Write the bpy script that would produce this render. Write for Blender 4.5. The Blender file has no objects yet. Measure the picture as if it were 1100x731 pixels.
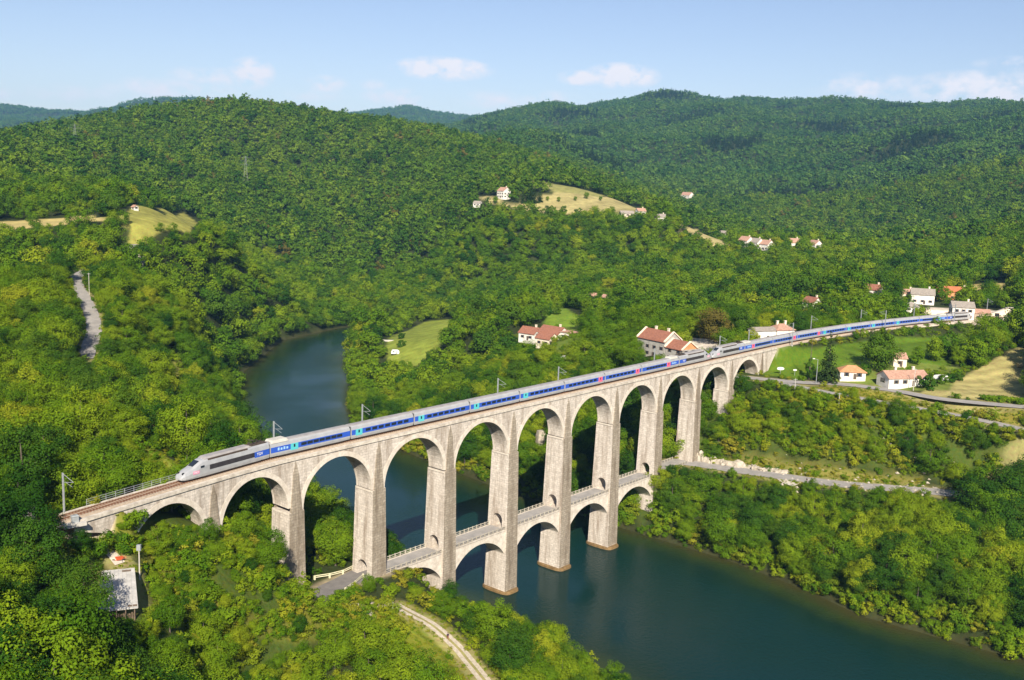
import bpy, bmesh, math, random
import numpy as np
from mathutils import Vector, Matrix
from mathutils.geometry import tessellate_polygon
rng = np.random.default_rng(7)
random.seed(7)
R = math.radians
scene = bpy.context.scene
COL = scene.collection

# ------------------------------------------------------------------ camera
CAM = np.array([-84.51, -170.578, 112.313]); YAW, PIT, ROL, FPX = .871, .159, .036, 1100.1
FW = np.array([math.sin(YAW)*math.cos(PIT), math.cos(YAW)*math.cos(PIT), -math.sin(PIT)])
_r = np.array([math.cos(YAW), -math.sin(YAW), 0.0]); _u = np.cross(_r, FW)
RT = _r*math.cos(ROL)+_u*math.sin(ROL); UP = -_r*math.sin(ROL)+_u*math.cos(ROL)
cd = bpy.data.cameras.new('camera'); cam = bpy.data.objects.new('camera', cd); COL.objects.link(cam)
cd.sensor_width = 36; cd.sensor_fit = 'HORIZONTAL'; cd.lens = FPX/1100*36
cd.clip_start = 1; cd.clip_end = 40000
cam.matrix_world = Matrix(((RT[0], UP[0], -FW[0], CAM[0]), (RT[1], UP[1], -FW[1], CAM[1]), (RT[2], UP[2], -FW[2], CAM[2]), (0, 0, 0, 1)))
scene.camera = cam

# ------------------------------------------------------------------ light
SUN_EL = R(34); SUN_AZ = R(225)          # compass style: from -x -y
w = bpy.data.worlds.new("World"); scene.world = w; w.use_nodes = True
nt = w.node_tree; N = nt.nodes; L = nt.links
bg = N['Background']; bg.inputs['Strength'].default_value = 0.06
sky = N.new('ShaderNodeTexSky'); sky.sky_type = 'NISHITA'; sky.sun_disc = False
sky.sun_elevation = SUN_EL; sky.sun_rotation = SUN_AZ; sky.altitude = 300; sky.air_density = 1.0; sky.dust_density = 0.35; sky.ozone_density = 1.5
tint = N.new('ShaderNodeMix'); tint.data_type = 'RGBA'; tint.blend_type = 'MULTIPLY'; tint.inputs[0].default_value = 1.0
L.new(sky.outputs[0], tint.inputs[6]); tint.inputs[7].default_value = (1.09, .98, 1.06, 1)
SKYTINT = tint.inputs[7]
# clouds, by direction in the sky
tc = N.new('ShaderNodeTexCoord')
nz = N.new('ShaderNodeTexNoise'); nz.inputs['Scale'].default_value = 46; nz.inputs['Detail'].default_value = 6; nz.inputs['Roughness'].default_value = .58
vm = N.new('ShaderNodeVectorMath'); vm.operation = 'MULTIPLY'; vm.inputs[1].default_value = (1, 1, 1.7)
L.new(tc.outputs['Generated'], vm.inputs[0]); L.new(vm.outputs[0], nz.inputs['Vector'])
def pxray(u, v):
    d = FW+RT*(u-550)/FPX-UP*(v-365.5)/FPX
    return d/np.linalg.norm(d)
clouds = [(475,74,36,9,1.),(270,79,16,12,.9),(228,82,32,7,.6),(185,97,46,9,.55),(350,91,16,7,.7),(428,105,27,7,.65),(402,92,10,5,.35),(668,82,27,10,1.),(625,84,18,6,.85),
          (930,94,38,11,.5),(1055,96,60,13,.7),(1085,68,22,5,.4),(75,101,34,7,.4),(525,108,26,7,.5),(580,105,30,6,.4),(340,103,22,5,.35),(1180,90,60,14,.8),(-60,95,50,10,.6)]
acc = None
def mnode(op, a, b=None, clamp=False):
    m = N.new('ShaderNodeMath'); m.operation = op; m.use_clamp = clamp
    for i, x in enumerate((a, b)):
        if x is None: continue
        if isinstance(x, (int, float)): m.inputs[i].default_value = x
        else: L.new(x, m.inputs[i])
    return m.outputs[0]
def dotn(vec):
    d = N.new('ShaderNodeVectorMath'); d.operation = 'DOT_PRODUCT'; L.new(tc.outputs['Generated'], d.inputs[0]); d.inputs[1].default_value = tuple(vec)
    return d.outputs['Value']
for (u, v, rw, rh, op) in clouds:
    d = pxray(u, v); az = math.atan2(d[0], d[1]); el = math.asin(d[2])
    rr = np.array([math.cos(az), -math.sin(az), 0]); uu = np.cross(rr, d)
    a = mnode('DIVIDE', dotn(rr), rw/FPX*1.6); b = mnode('DIVIDE', dotn(uu), rh/FPX*1.5)
    r2 = mnode('ADD', mnode('MULTIPLY', a, a), mnode('MULTIPLY', b, b))
    front = mnode('GREATER_THAN', dotn(d), 0.5)
    s = mnode('SUBTRACT', 1.0, r2, clamp=True)
    s = mnode('MULTIPLY', mnode('MULTIPLY', s, front), op)
    acc = s if acc is None else mnode('MAXIMUM', acc, s)
nn = mnode('MULTIPLY', mnode('SUBTRACT', nz.outputs['Fac'], 0.43), 5.2)
dens = mnode('MULTIPLY', mnode('MULTIPLY', acc, mnode('ADD', nn, mnode('MULTIPLY', acc, .7))), 1.5, clamp=True)
# a thin veil low in the sky
sep = N.new('ShaderNodeSeparateXYZ'); L.new(tc.outputs['Generated'], sep.inputs[0])
cm = N.new('ShaderNodeMix'); cm.data_type = 'RGBA'
L.new(dens, cm.inputs[0]); L.new(tint.outputs[2], cm.inputs[6]); cm.inputs[7].default_value = (9.3, 8.9, 9.3, 1)
L.new(cm.outputs[2], bg.inputs['Color'])

sd = bpy.data.lights.new('sun', 'SUN'); sd.energy = 5.0; sd.angle = R(.5); sd.color = (1.0, .91, .76)
sun = bpy.data.objects.new('sun', sd); COL.objects.link(sun)
SDIR = Vector((math.sin(SUN_AZ)*math.cos(SUN_EL), math.cos(SUN_AZ)*math.cos(SUN_EL), math.sin(SUN_EL)))
sun.rotation_euler = (-SDIR).to_track_quat('-Z', 'Y').to_euler(); sun.location = (-200, -300, 400)
vs = scene.view_settings; vs.view_transform = 'Standard'; vs.look = 'None'; vs.gamma = 1; vs.exposure = 0.9; vs.use_curve_mapping = False

# ------------------------------------------------------------------ helpers
def onz(u, v, z):
    d = pxray(u, v); t = (z-CAM[2])/d[2]; return CAM+d*t
def atD(u, v, D):
    d = pxray(u, v); t = D/math.hypot(d[0], d[1]); return CAM+d*t
def proj(P):
    d = np.asarray(P, float)-CAM; z = d@FW
    return 550+FPX*(d@RT)/z, 365.5-FPX*(d@UP)/z, z
def mesh_from(name, v, f, mats=(), mi=None, smooth=False):
    me = bpy.data.meshes.new(name); me.from_pydata([tuple(map(float, p)) for p in v], [], f)
    for m in mats: me.materials.append(m)
    if mi is not None: me.polygons.foreach_set('material_index', mi)
    if smooth: me.polygons.foreach_set('use_smooth', [True]*len(me.polygons))
    me.update(); return me
def fast_quads(name, V, mats=()):
    """V: (n,4,3) -> quads"""
    n = len(V); me = bpy.data.meshes.new(name)
    me.vertices.add(n*4); me.vertices.foreach_set('co', np.ascontiguousarray(V, np.float32).ravel())
    me.loops.add(n*4); me.loops.foreach_set('vertex_index', np.arange(n*4, dtype=np.int32))
    me.polygons.add(n); me.polygons.foreach_set('loop_start', np.arange(0, n*4, 4, dtype=np.int32))
    for m in mats: me.materials.append(m)
    me.update(calc_edges=True); return me
def grid_mesh(name, P, mats=(), wrap=False):
    """P (a,b,3)"""
    a, b = P.shape[:2]; me = bpy.data.meshes.new(name)
    me.vertices.add(a*b); me.vertices.foreach_set('co', np.ascontiguousarray(P, np.float32).ravel())
    i = np.arange(a*b).reshape(a, b)
    if wrap: i = np.concatenate([i, i[:, :1]], 1)
    q = np.stack([i[:-1, :-1], i[:-1, 1:], i[1:, 1:], i[1:, :-1]], -1).reshape(-1, 4).astype(np.int32)
    n = len(q); me.loops.add(n*4); me.loops.foreach_set('vertex_index', q.ravel())
    me.polygons.add(n); me.polygons.foreach_set('loop_start', np.arange(0, n*4, 4, dtype=np.int32))
    me.polygons.foreach_set('use_smooth', np.ones(n, bool))
    for m in mats: me.materials.append(m)
    me.update(calc_edges=True); return me
def link(name, data, parent=None, loc=None, rz=None):
    o = bpy.data.objects.new(name, data); COL.objects.link(o)
    if parent is not None: o.parent = parent
    if loc is not None: o.location = loc
    if rz is not None: o.rotation_euler = (0, 0, rz)
    return o
def tag(o, label=None, cat=None, group=None, kind=None):
    if label: o['label'] = label
    if cat: o['category'] = cat
    if group: o['group'] = group
    if kind: o['kind'] = kind
    return o
def thing(name, label, cat, loc, rz=0, group=None):
    o = link(name, None, None, tuple(map(float, loc)), rz); o.empty_display_size = 1
    return tag(o, label, cat, group)
class MB:
    def __init__(s): s.v = []; s.f = []; s.m = []
    def add(s, v, f, mi=0):
        b = len(s.v); s.v += [tuple(p) for p in v]; s.f += [tuple(i+b for i in q) for q in f]; s.m += [mi]*len(f); return s
    def box(s, x0, x1, y0, y1, z0, z1, mi=0):
        v = [(x0,y0,z0),(x1,y0,z0),(x1,y1,z0),(x0,y1,z0),(x0,y0,z1),(x1,y0,z1),(x1,y1,z1),(x0,y1,z1)]
        return s.add(v, [(0,3,2,1),(4,5,6,7),(0,1,5,4),(1,2,6,5),(2,3,7,6),(3,0,4,7)], mi)
    def frus(s, lo, hi, z0, z1, mi=0):
        """lo/hi = (x0,x1,y0,y1)"""
        a, b = lo, hi
        v = [(a[0],a[2],z0),(a[1],a[2],z0),(a[1],a[3],z0),(a[0],a[3],z0),(b[0],b[2],z1),(b[1],b[2],z1),(b[1],b[3],z1),(b[0],b[3],z1)]
        return s.add(v, [(0,3,2,1),(4,5,6,7),(0,1,5,4),(1,2,6,5),(2,3,7,6),(3,0,4,7)], mi)
    def bar(s, p, q, r, n=6, mi=0, r2=None):
        p = Vector(p); q = Vector(q); d = (q-p).normalized(); a = d.orthogonal().normalized(); b = d.cross(a)
        r2 = r if r2 is None else r2; v = []
        for c, rr in ((p, r), (q, r2)):
            for k in range(n):
                t = 2*math.pi*k/n; v.append(c+(a*math.cos(t)+b*math.sin(t))*rr)
        f = [(k, (k+1) % n, n+(k+1) % n, n+k) for k in range(n)]+[tuple(range(n))[::-1], tuple(range(n, 2*n))]
        return s.add(v, f, mi)
    def loft(s, rings, mi=0, cap=True):
        n = len(rings[0]); v = [p for r in rings for p in r]; f = []
        for i in range(len(rings)-1):
            for k in range(n):
                a = i*n+k; b = i*n+(k+1) % n; f.append((a, b, b+n, a+n))
        if cap: f += [tuple(range(n))[::-1], tuple(range((len(rings)-1)*n, len(rings)*n))]
        return s.add(v, f, mi)
    def data(s, name, *mats, smooth=False): return mesh_from(name, s.v, s.f, mats, s.m, smooth)
    def build(s, name, mats, parent=None, smooth=False, loc=None, rz=None):
        if not isinstance(mats, (list, tuple)): mats = [mats]
        return link(name, s.data(name, *mats, smooth=smooth), parent, loc, rz)

# ------------------------------------------------------------------ materials
MATS = {}
def mat(name, c1, c2=None, scale=1.0, rough=.85, bump=0, detail=5, metal=0, stretch=(1,1,1), lo=.35, hi=.65, spec=.3):
    if name in MATS: return MATS[name]
    m = bpy.data.materials.new(name); m.use_nodes = True; MATS[name] = m
    n = m.node_tree.nodes; l = m.node_tree.links; p = n['Principled BSDF']
    p.inputs['Roughness'].default_value = rough; p.inputs['Metallic'].default_value = metal; p.inputs['Specular IOR Level'].default_value = spec
    if c2 is None: p.inputs['Base Color'].default_value = (*c1, 1)
    else:
        t = n.new('ShaderNodeTexCoord'); mp = n.new('ShaderNodeMapping'); mp.inputs['Scale'].default_value = stretch
        l.new(t.outputs['Object'], mp.inputs[0])
        x = n.new('ShaderNodeTexNoise'); x.inputs['Scale'].default_value = scale; x.inputs['Detail'].default_value = detail; x.inputs['Roughness'].default_value = .65
        l.new(mp.outputs[0], x.inputs['Vector'])
        r = n.new('ShaderNodeValToRGB'); r.color_ramp.elements[0].position = lo; r.color_ramp.elements[1].position = hi
        r.color_ramp.elements[0].color = (*c1, 1); r.color_ramp.elements[1].color = (*c2, 1)
        l.new(x.outputs['Fac'], r.inputs[0]); l.new(r.outputs[0], p.inputs['Base Color'])
        if bump:
            b = n.new('ShaderNodeBump'); b.inputs['Strength'].default_value = bump; b.inputs['Distance'].default_value = .2
            l.new(x.outputs['Fac'], b.inputs['Height']); l.new(b.outputs[0], p.inputs['Normal'])
    return m
def stone_mat(name, ca, cb, cdark, joint=.72):
    m = bpy.data.materials.new(name); m.use_nodes = True; n = m.node_tree.nodes; l = m.node_tree.links; p = n['Principled BSDF']
    p.inputs['Roughness'].default_value = .92; p.inputs['Specular IOR Level'].default_value = .15
    t = n.new('ShaderNodeTexCoord'); s = n.new('ShaderNodeSeparateXYZ'); l.new(t.outputs['Object'], s.inputs[0])
    ad = n.new('ShaderNodeMath'); l.new(s.outputs[0], ad.inputs[0]); l.new(s.outputs[1], ad.inputs[1])
    c = n.new('ShaderNodeCombineXYZ'); l.new(ad.outputs[0], c.inputs[0]); l.new(s.outputs[2], c.inputs[1])
    b = n.new('ShaderNodeTexBrick'); l.new(c.outputs[0], b.inputs['Vector']); b.inputs['Scale'].default_value = 1
    b.inputs['Brick Width'].default_value = 1.25; b.inputs['Row Height'].default_value = .62; b.inputs['Mortar Size'].default_value = .05
    b.inputs['Color1'].default_value = (*ca, 1); b.inputs['Color2'].default_value = (*cb, 1); b.inputs['Mortar'].default_value = tuple(x*joint for x in ca)+(1,)
    b.inputs['Bias'].default_value = 0.
    # weather: vertical streaks and blotches
    mp = n.new('ShaderNodeMapping'); mp.inputs['Scale'].default_value = (1, 1, .10); l.new(t.outputs['Object'], mp.inputs[0])
    x = n.new('ShaderNodeTexNoise'); x.inputs['Scale'].default_value = .55; x.inputs['Detail'].default_value = 7; x.inputs['Roughness'].default_value = .7; l.new(mp.outputs[0], x.inputs['Vector'])
    r = n.new('ShaderNodeValToRGB'); r.color_ramp.elements[0].position = .45; r.color_ramp.elements[1].position = .68
    r.color_ramp.elements[0].color = (0, 0, 0, 1); r.color_ramp.elements[1].color = (1, 1, 1, 1); l.new(x.outputs['Fac'], r.inputs[0])
    x2 = n.new('ShaderNodeTexNoise'); x2.inputs['Scale'].default_value = 1.7; x2.inputs['Detail'].default_value = 8; x2.inputs['Roughness'].default_value = .75; l.new(t.outputs['Object'], x2.inputs['Vector'])
    mx = n.new('ShaderNodeMix'); mx.data_type = 'RGBA'; l.new(r.outputs[0], mx.inputs[0]); l.new(b.outputs['Color'], mx.inputs[6]); mx.inputs[7].default_value = (*cdark, 1)
    mr = n.new('ShaderNodeMapRange'); mr.inputs[1].default_value = .3; mr.inputs[2].default_value = .7; mr.inputs[3].default_value = .68; mr.inputs[4].default_value = 1.2; l.new(x2.outputs['Fac'], mr.inputs[0])
    mu = n.new('ShaderNodeVectorMath'); mu.operation = 'SCALE'; l.new(mx.outputs[2], mu.inputs[0]); l.new(mr.outputs[0], mu.inputs['Scale'])
    l.new(mu.outputs[0], p.inputs['Base Color'])
    bp = n.new('ShaderNodeBump'); bp.inputs['Strength'].default_value = .5; bp.inputs['Distance'].default_value = .12; l.new(x2.outputs['Fac'], bp.inputs['Height']); l.new(bp.outputs[0], p.inputs['Normal'])
    MATS[name] = m; return m
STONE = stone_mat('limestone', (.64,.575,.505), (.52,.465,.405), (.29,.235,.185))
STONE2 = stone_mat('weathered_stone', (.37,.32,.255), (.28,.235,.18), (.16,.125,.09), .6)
RING = mat('dressed_stone', (.48,.42,.35), (.65,.59,.51), .9, .9, .3)
COPE = mat('coping_stone', (.38,.335,.28), (.62,.56,.48), .9, .9, .3)
ASPH = mat('asphalt', (.15,.14,.135), (.20,.185,.175), .5, .9)
ASPH2 = mat('pale_asphalt', (.25,.235,.22), (.34,.315,.29), .4, .9)
GRAVEL = mat('pale_gravel', (.45,.40,.33), (.60,.54,.46), .9, .95)
BALLAST = mat('ballast', (.30,.24,.18), (.42,.34,.26), 2.2, .95, .3)
RUST = mat('rusty_rail', (.10,.045,.025), (.17,.075,.04), 1.0, .7)
SLEEP = mat('sleeper', (.16,.085,.05), (.24,.13,.08), .8, .9)
CONC = mat('concrete', (.40,.38,.34), (.52,.49,.44), .9, .9)
WHITE = mat('white_paint', (.72,.71,.68), (.80,.79,.76), 1.5, .6)
GALV = mat('galvanised_steel', (.27,.29,.30), (.36,.38,.39), 2, .5, metal=.2)
DARK = mat('dark_void', (.012,.012,.014), None, rough=.6)
GLASS = mat('window_glass', (.018,.024,.035), None, rough=.12, spec=.6)
WOOD = mat('grey_wood', (.12,.085,.06), (.2,.15,.11), 2, .85)

# ------------------------------------------------------------------ terrain
RIVW = [(40,-330),(66,-200),(78,-125),(88,-75),(95,-44),(99,-12),(102,5),(106,35),(116,80),(140,140),(163,183),(190,227),(244,300),(325,373),(385,392),(425,398),(452,400)]
RIVE = [(455,372),(430,364),(405,350),(345,318),(318,300),(290,262),(262,228),(236,200),(212,168),(198,120),(190,70),(187,30),(186,-4),(186,-31),(181,-60),(175,-78),(178,-115),(190,-200),(205,-330)]
RIV = np.array(RIVW+RIVE, float)
def poly_sd(P, poly):
    """signed distance, negative inside"""
    x, y = P[:, 0], P[:, 1]; A = poly; B = np.roll(poly, -1, 0)
    best = np.full(len(P), 1e18); ins = np.zeros(len(P), bool)
    for (ax, ay), (bx, by) in zip(A, B):
        dx, dy = bx-ax, by-ay; t = np.clip(((x-ax)*dx+(y-ay)*dy)/(dx*dx+dy*dy+1e-9), 0, 1)
        best = np.minimum(best, (x-ax-t*dx)**2+(y-ay-t*dy)**2)
        c = ((ay > y) != (by > y)); 
        with np.errstate(divide='ignore', invalid='ignore'): xi = (bx-ax)*(y-ay)/(by-ay)+ax
        ins ^= c & (x < xi)
    return np.where(ins, -1, 1)*np.sqrt(best)
def line_d(P, pl):
    """distance to a polyline (n,3) and the z along it"""
    x, y = P[:, 0], P[:, 1]; best = np.full(len(P), 1e18); zz = np.zeros(len(P))
    for a, b in zip(pl[:-1], pl[1:]):
        dx, dy = b[0]-a[0], b[1]-a[1]; t = np.clip(((x-a[0])*dx+(y-a[1])*dy)/(dx*dx+dy*dy+1e-9), 0, 1)
        d = (x-a[0]-t*dx)**2+(y-a[1]-t*dy)**2; k = d < best
        best = np.where(k, d, best); zz = np.where(k, a[2]+t*(b[2]-a[2]), zz)
    return np.sqrt(best), zz
def smooth_line(pl, n=8):
    p = np.array(pl, float); p = np.vstack([2*p[0]-p[1], p, 2*p[-1]-p[-2]]); out = []
    for i in range(1, len(p)-2):
        for k in range(n):
            t = k/n; a, b, c, d = p[i-1:i+3]
            out.append(.5*((2*b)+(-a+c)*t+(2*a-5*b+4*c-d)*t*t+(-a+3*b-3*c+d)*t**3))
    out.append(p[-2]); return np.array(out)
ZR = 51.9                                   # rail level
def yc(x):
    x = np.asarray(x, float); d = np.maximum(48-x, 0); e = np.maximum(x-265, 0)
    return 2.6-(0.16*d-1.6*(1-np.exp(-d/10)))-e*e/(2*540)
def pz(*pts): return [tuple(onz(*p)) for p in pts]
RD = {
 'lower_road': (smooth_line([(203,2.6,18.2),(212,2.2,18.2)]+pz((790,505,18.2),(830,510.5,18.3),(900,520,18.6),(1000,528,19),(1045,534,18.6),(1100,546,16.5),(1160,560,14))), 7.4),
 'upper_road': (smooth_line([(246,40,43),(250,20,42.6),(252.5,6,42.5)]+pz((800,405.5,42.5),(830,408.5,42.5),(860,411,42.5),(904,413,42.6),(958,419.5,42.7),(1013,429,42.9),(1078,435.5,43),(1120,439,43),(1180,444,43))), 5.8),
 'branch_road': (smooth_line(pz((838,411,42.45),(868,418,42.2),(925,428.5,41.4),(991,440,40.4),(1056,452,39.6),(1100,462,39),(1160,474,38))), 5.2),
 'hill_road': (smooth_line(pz((92,386,51),(95,375,52),(101,355,55.2),(97,335,58),(86,312,61),(83,300,62.5),(89,293,63.5),(110,284,65.5),(135,270,67.3),(143,263,68.5))), 5.0),
 'west_road': (smooth_line([(76,2.6,18.2),(70,3.2,18.2)]+pz((368,627,18.2),(352,635,18.3),(341,645,18.5),(334,658,19))), 6.4),
 'gravel_path': (smooth_line(pz((427,651,16.2),(440,658,15.2),(465,672,13.2),(490,694,11),(503,709,10),(520,730,9),(536,752,8))), 3.2),
 'shed_path': (smooth_line(pz((72,580,48.8),(85,583,47.6),(105,588,46.2),(120,596,45),(129,606,43.8))), 2.0),
}
RAILX = np.concatenate([np.arange(-70, 13, 4.), np.arange(13, 265, 12.), np.arange(265, 560, 6.)])
RAILW = np.array([(x, float(yc(x)), 51.25) for x in np.arange(-70, 3, 3.)])
RAILE = np.array([(x, float(yc(x)), 51.25) for x in np.arange(277, 620, 5.)])
ctrl = []
def cw(x, y, z): ctrl.append((x, y, z))
def cD(u, v, D, dz=0): p = atD(u, v, D); ctrl.append((p[0], p[1], p[2]+dz))
def cz(u, v, z, dz=0): p = onz(u, v, z); ctrl.append((p[0], p[1], p[2]+dz))
T = -7
for p in [(26,2,41.5),(26,-6,40),(38,-5,33),(20,-9,41),(40,-20,25),(33,4,40),(14,10,47),(48,2,21.5),(57,8,18.5),(72,2,16),(96,3,3),(-8,-5,51),(-40,-8,55),(14,4,47.5),(36,24,46.5),(42,48,46),(57,21,29),(60,28,26),(-5,-20,41.2),(-9,-30,41.6),(-12,-36,41.5),(-1,-28,39.5),(3,-10,40.5),(15,-14,38),(30,-14,33),(-16,-30,43),
          (216,1,19),(217,14,22),(240,8,33),(240,-4,32),(263,2,42.5),(258,-10,42),(205,2,15),(193,2,9),(236,-22,31),(245,-45,31),(222,-10,19),(228,-36,19.5),(206,-30,10),(203,-60,9),(212,-80,13),(250,-78,20),(266,-100,27),(285,-100,38),
          (262,20,45),(285,30,48),(300,14,49),(232,60,22),(225,100,15),(262,60,36),(290,65,43),(215,45,16)]: cw(*p)
for (pl, wd) in RD.values():
    for q in pl[::10]: cw(*q)
for a in [(20,731,120,-9),(250,731,162,-8),(400,731,182,-7),(120,731,138,-8),(60,680,140,-8),(0,600,150,-9),(0,520,180,-9),(100,500,215,T),(0,440,245,T),(100,440,285,T),(200,450,320,T),(180,400,395,T),
          (0,380,320,T),(0,320,440,T),(50,290,530,T),(0,262,560,T),(200,330,500,T),(240,390,560,T),(170,300,560,T),(130,290,520,T),
          (105,236,640,0),(170,252,600,0),(210,246,640,0),(170,227,760,0),(0,243,640,0),(60,238,680,0),(100,215,850,T),(0,205,860,T),(170,212,880,T),
          (300,330,760,T),(300,300,860,T),(300,260,1000,T),(300,220,1180,T),(240,260,900,T),(100,180,1150,T),(0,165,1150,T),(0,146,1450,-9),(-80,148,1450,-9),(50,146,1500,-9),(100,141,1500,-9),(150,133,1540,-9),(0,152,1900,0),(100,148,1950,0),(180,140,2050,0),(280,136,2150,0),(360,138,2150,0),(180,129,1560,T),(230,119.5,1620,T),(280,117.5,1650,T),(340,120.5,1700,T),(400,128,1680,T),(300,180,1400,T),(200,170,1300,T),(450,139,1640,T),(500,152,1560,T),(550,167,1450,T),(600,186,1330,T),(650,202,1200,T),(690,222,1120,T),(740,243,1010,T),(780,259,960,T),
          (450,300,900,T),(450,270,990,T),(450,230,1130,T),(450,190,1300,T),(550,290,860,T),(550,250,900,-4),(560,235,950,0),(590,230,972,0),(545,225,985,0),(600,241,932,-2),(640,237,938,-2),(520,235,960,-3),(520,215,1010,0),(560,221,1000,0),(640,231,960,0),(690,229,940,0),(575,196,1130,0),(640,209,1060,0),(540,190,1150,T),(660,214,1070,0),(730,241,920,0),(775,262,900,0),(700,250,890,-4),(740,268,860,T),
          (805,264,930,0),(860,266,950,0),(900,266,990,T),(800,290,800,T),(700,300,720,T),(600,300,770,T),(620,325,640,T),(640,318,690,0),(900,300,720,T),(1000,285,800,T),(1060,250,1000,T),(1100,245,1000,T),(1100,275,800,T),(960,268,950,T),
          (450,360,600,0),(420,385,555,0),(480,345,700,0),(400,350,700,T),(520,350,640,T),(520,400,480,T),(460,410,500,T),(560,330,610,0+T),(600,335,545,0),(620,358,480,0),(590,372,450,0),(550,390,455,T),(640,380,430,T),(700,380,405,0),(745,375,415,0),(790,372,420,0),(660,350,500,T),(700,330,560,T),(780,345,520,T),(850,330,560,T),(935,318,600,0),(980,330,590,0),(1040,330,600,0),(1085,345,560,0),(1060,312,700,0),(1000,312,690,-4),(900,340,530,T),(870,332,560,0),
          (960,395,410,0),(1095,375,480,0),(1095,430,390,0),(1040,410,420,0),(1000,380,450,0),(920,395,400,0)]:
    cD(*a)
for a in [(900,250,1450),(850,235,1600),(800,240,1500),(1000,235,1500),(1100,225,1450),(760,235,1500),(700,205,1750),(900,200,2100),(1000,190,2000),(1100,170,1900),(800,190,2200),(700,170,2400),(600,150,2600),(900,150,2900),(1000,140,2800),(1100,135,2500),(800,140,3000),(700,125,3300),(600,125,3500),(520,125,3900),(490,130,4200),(560,113,3900),(640,109,4000),(690,104,4100),(735,99.5,4200),(790,107,4100),(850,108,4000),(900,109,4000),(960,110,3900),(1040,109,3700),(1100,108,3500),(1200,110,3300),(1200,180,1900)]:
    cD(a[0], a[1], a[2], -9 if a[2] < 3200 else -24)
# beyond: the valley falls away behind the left hill, and distant ridges close the view
for a in [(0,165,2600),(100,160,2700),(200,155,2800),(300,160,2900),(400,160,2900),(450,158,2800)]: cD(*a)
for a in [(-80,120,7600),(0,116,7600),(40,117,7600),(75,124,7600),(97,131,7600),(118,122,6300),(150,109,6300),(180,106.5,6300),(220,110,6300),(270,117,6300),(330,128,6300),(380,124,7400),(430,117,7400),(460,121,7400),(490,126,7400)]: cD(*a)
for a in [(0,140,5200),(150,135,5000),(300,140,5000),(420,140,5200)]: cD(*a)
for a in [(735,140,7600),(900,140,7600),(1100,140,7600),(1250,140,7600),(0,150,10000),(300,150,10000),(550,150,10000)]: cD(*a)
for az, D, z in [(-.9,100,55),(-.5,90,52),(-.2,90,44),(0,100,34),(.3,100,18),(.5,90,12),(.9,100,8),(-.9,30,50),(0,30,44),(.9,30,40),(-.9,250,58),(-.9,600,90),(-.9,1500,180),(-.9,4000,250),(.9,250,20),(.9,400,44),(.9,700,60),(.9,1500,160),(.9,4000,350),(0,5,45)]:
    cw(CAM[0]+math.sin(YAW+az)*D, CAM[1]+math.cos(YAW+az)*D, z)
ctrl = np.array(ctrl)
def polar(x, y):
    dx, dy = x-CAM[0], y-CAM[1]; D = np.maximum(np.hypot(dx, dy), 15); az = np.arctan2(dx, dy)-YAW
    az = (az+math.pi) % (2*math.pi)-math.pi
    return np.clip(az, -.95, .95), np.log(D)
ca, cl = polar(ctrl[:, 0], ctrl[:, 1])
# work in the tangent of the elevation angle so near and far relief weigh alike
tv = (ctrl[:, 2]-CAM[2])/np.exp(cl)
def kern(r2): return .5*r2*np.log(r2+1e-12)
n_ = len(ctrl); K = kern((ca[:, None]-ca)**2+(cl[:, None]-cl)**2)+np.eye(n_)*2e-4
Pm = np.stack([np.ones(n_), ca, cl], 1); A_ = np.block([[K, Pm], [Pm.T, np.zeros((3, 3))]])
sol = np.linalg.solve(A_, np.concatenate([tv, np.zeros(3)]))
def tps(x, y):
    out = np.empty(len(x))
    for i in range(0, len(x), 40000):
        a, l = polar(x[i:i+40000], y[i:i+40000])
        k = kern((a[:, None]-ca)**2+(l[:, None]-cl)**2)
        out[i:i+40000] = (k@sol[:n_]+sol[n_]+sol[n_+1]*a+sol[n_+2]*l)*np.exp(l)+CAM[2]
    return out
_ph = rng.uniform(0, 6.28, (24, 2)); _dr = rng.uniform(0, 6.28, 24)
def relief(x, y, D):
    o = np.zeros(len(x))
    for i in range(24):
        wl = 700/(1.11**i); k = 2*math.pi/wl
        o += np.sin(k*(x*math.cos(_dr[i])+y*math.sin(_dr[i]))+_ph[i, 0])*wl/700
    return o*np.clip((D-1100)/900, 0, 1)*np.where(D > 2000, 7, 3.5)
def ss(t): t = np.clip(t, 0, 1); return t*t*(3-2*t)
def height(x, y, full=False):
    x = np.asarray(x, float).ravel(); y = np.asarray(y, float).ravel(); P = np.stack([x, y], 1)
    D = np.hypot(x-CAM[0], y-CAM[1])
    h = tps(x, y)+relief(x, y, D)
    h = np.maximum(h, .8)
    near = np.where(D < 1300)[0]; sdv = np.full(len(x), 500.)
    if len(near):
        s = poly_sd(P[near], RIV); sdv[near] = s
        hn = h[near]; so = np.maximum(s, 0)
        hn = np.minimum(hn, .25+so*1.15+so**2*.02); hn = np.maximum(hn, np.minimum(.25+so*.12, 6))
        hn = np.where(s < 0, np.maximum(.25+s*.30, -4), hn); h[near] = hn
    k = np.where(D < 900)[0]
    if len(k):
        for pl in (RAILW, RAILE):
            d, z = line_d(P[k], pl); bl = np.clip((P[k, 0]-262)*.25, 2.5, 10) if pl is RAILE else 6; wgt = 1-ss((d-3.2)/bl); h[k] = h[k]*(1-wgt)+z*wgt
        for key, (pl, wd) in RD.items():
            d, z = line_d(P[k], pl); bl = 9 if key not in ('gravel_path', 'shed_path') else 4
            wgt = 1-ss((d-wd/2-(2.6 if key == 'hill_road' else 1.2))/bl); h[k] = h[k]*(1-wgt)+(z-.12)*wgt
    return (h, sdv) if full else h
_tt = np.geomspace(90, 9500, 3500)
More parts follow.
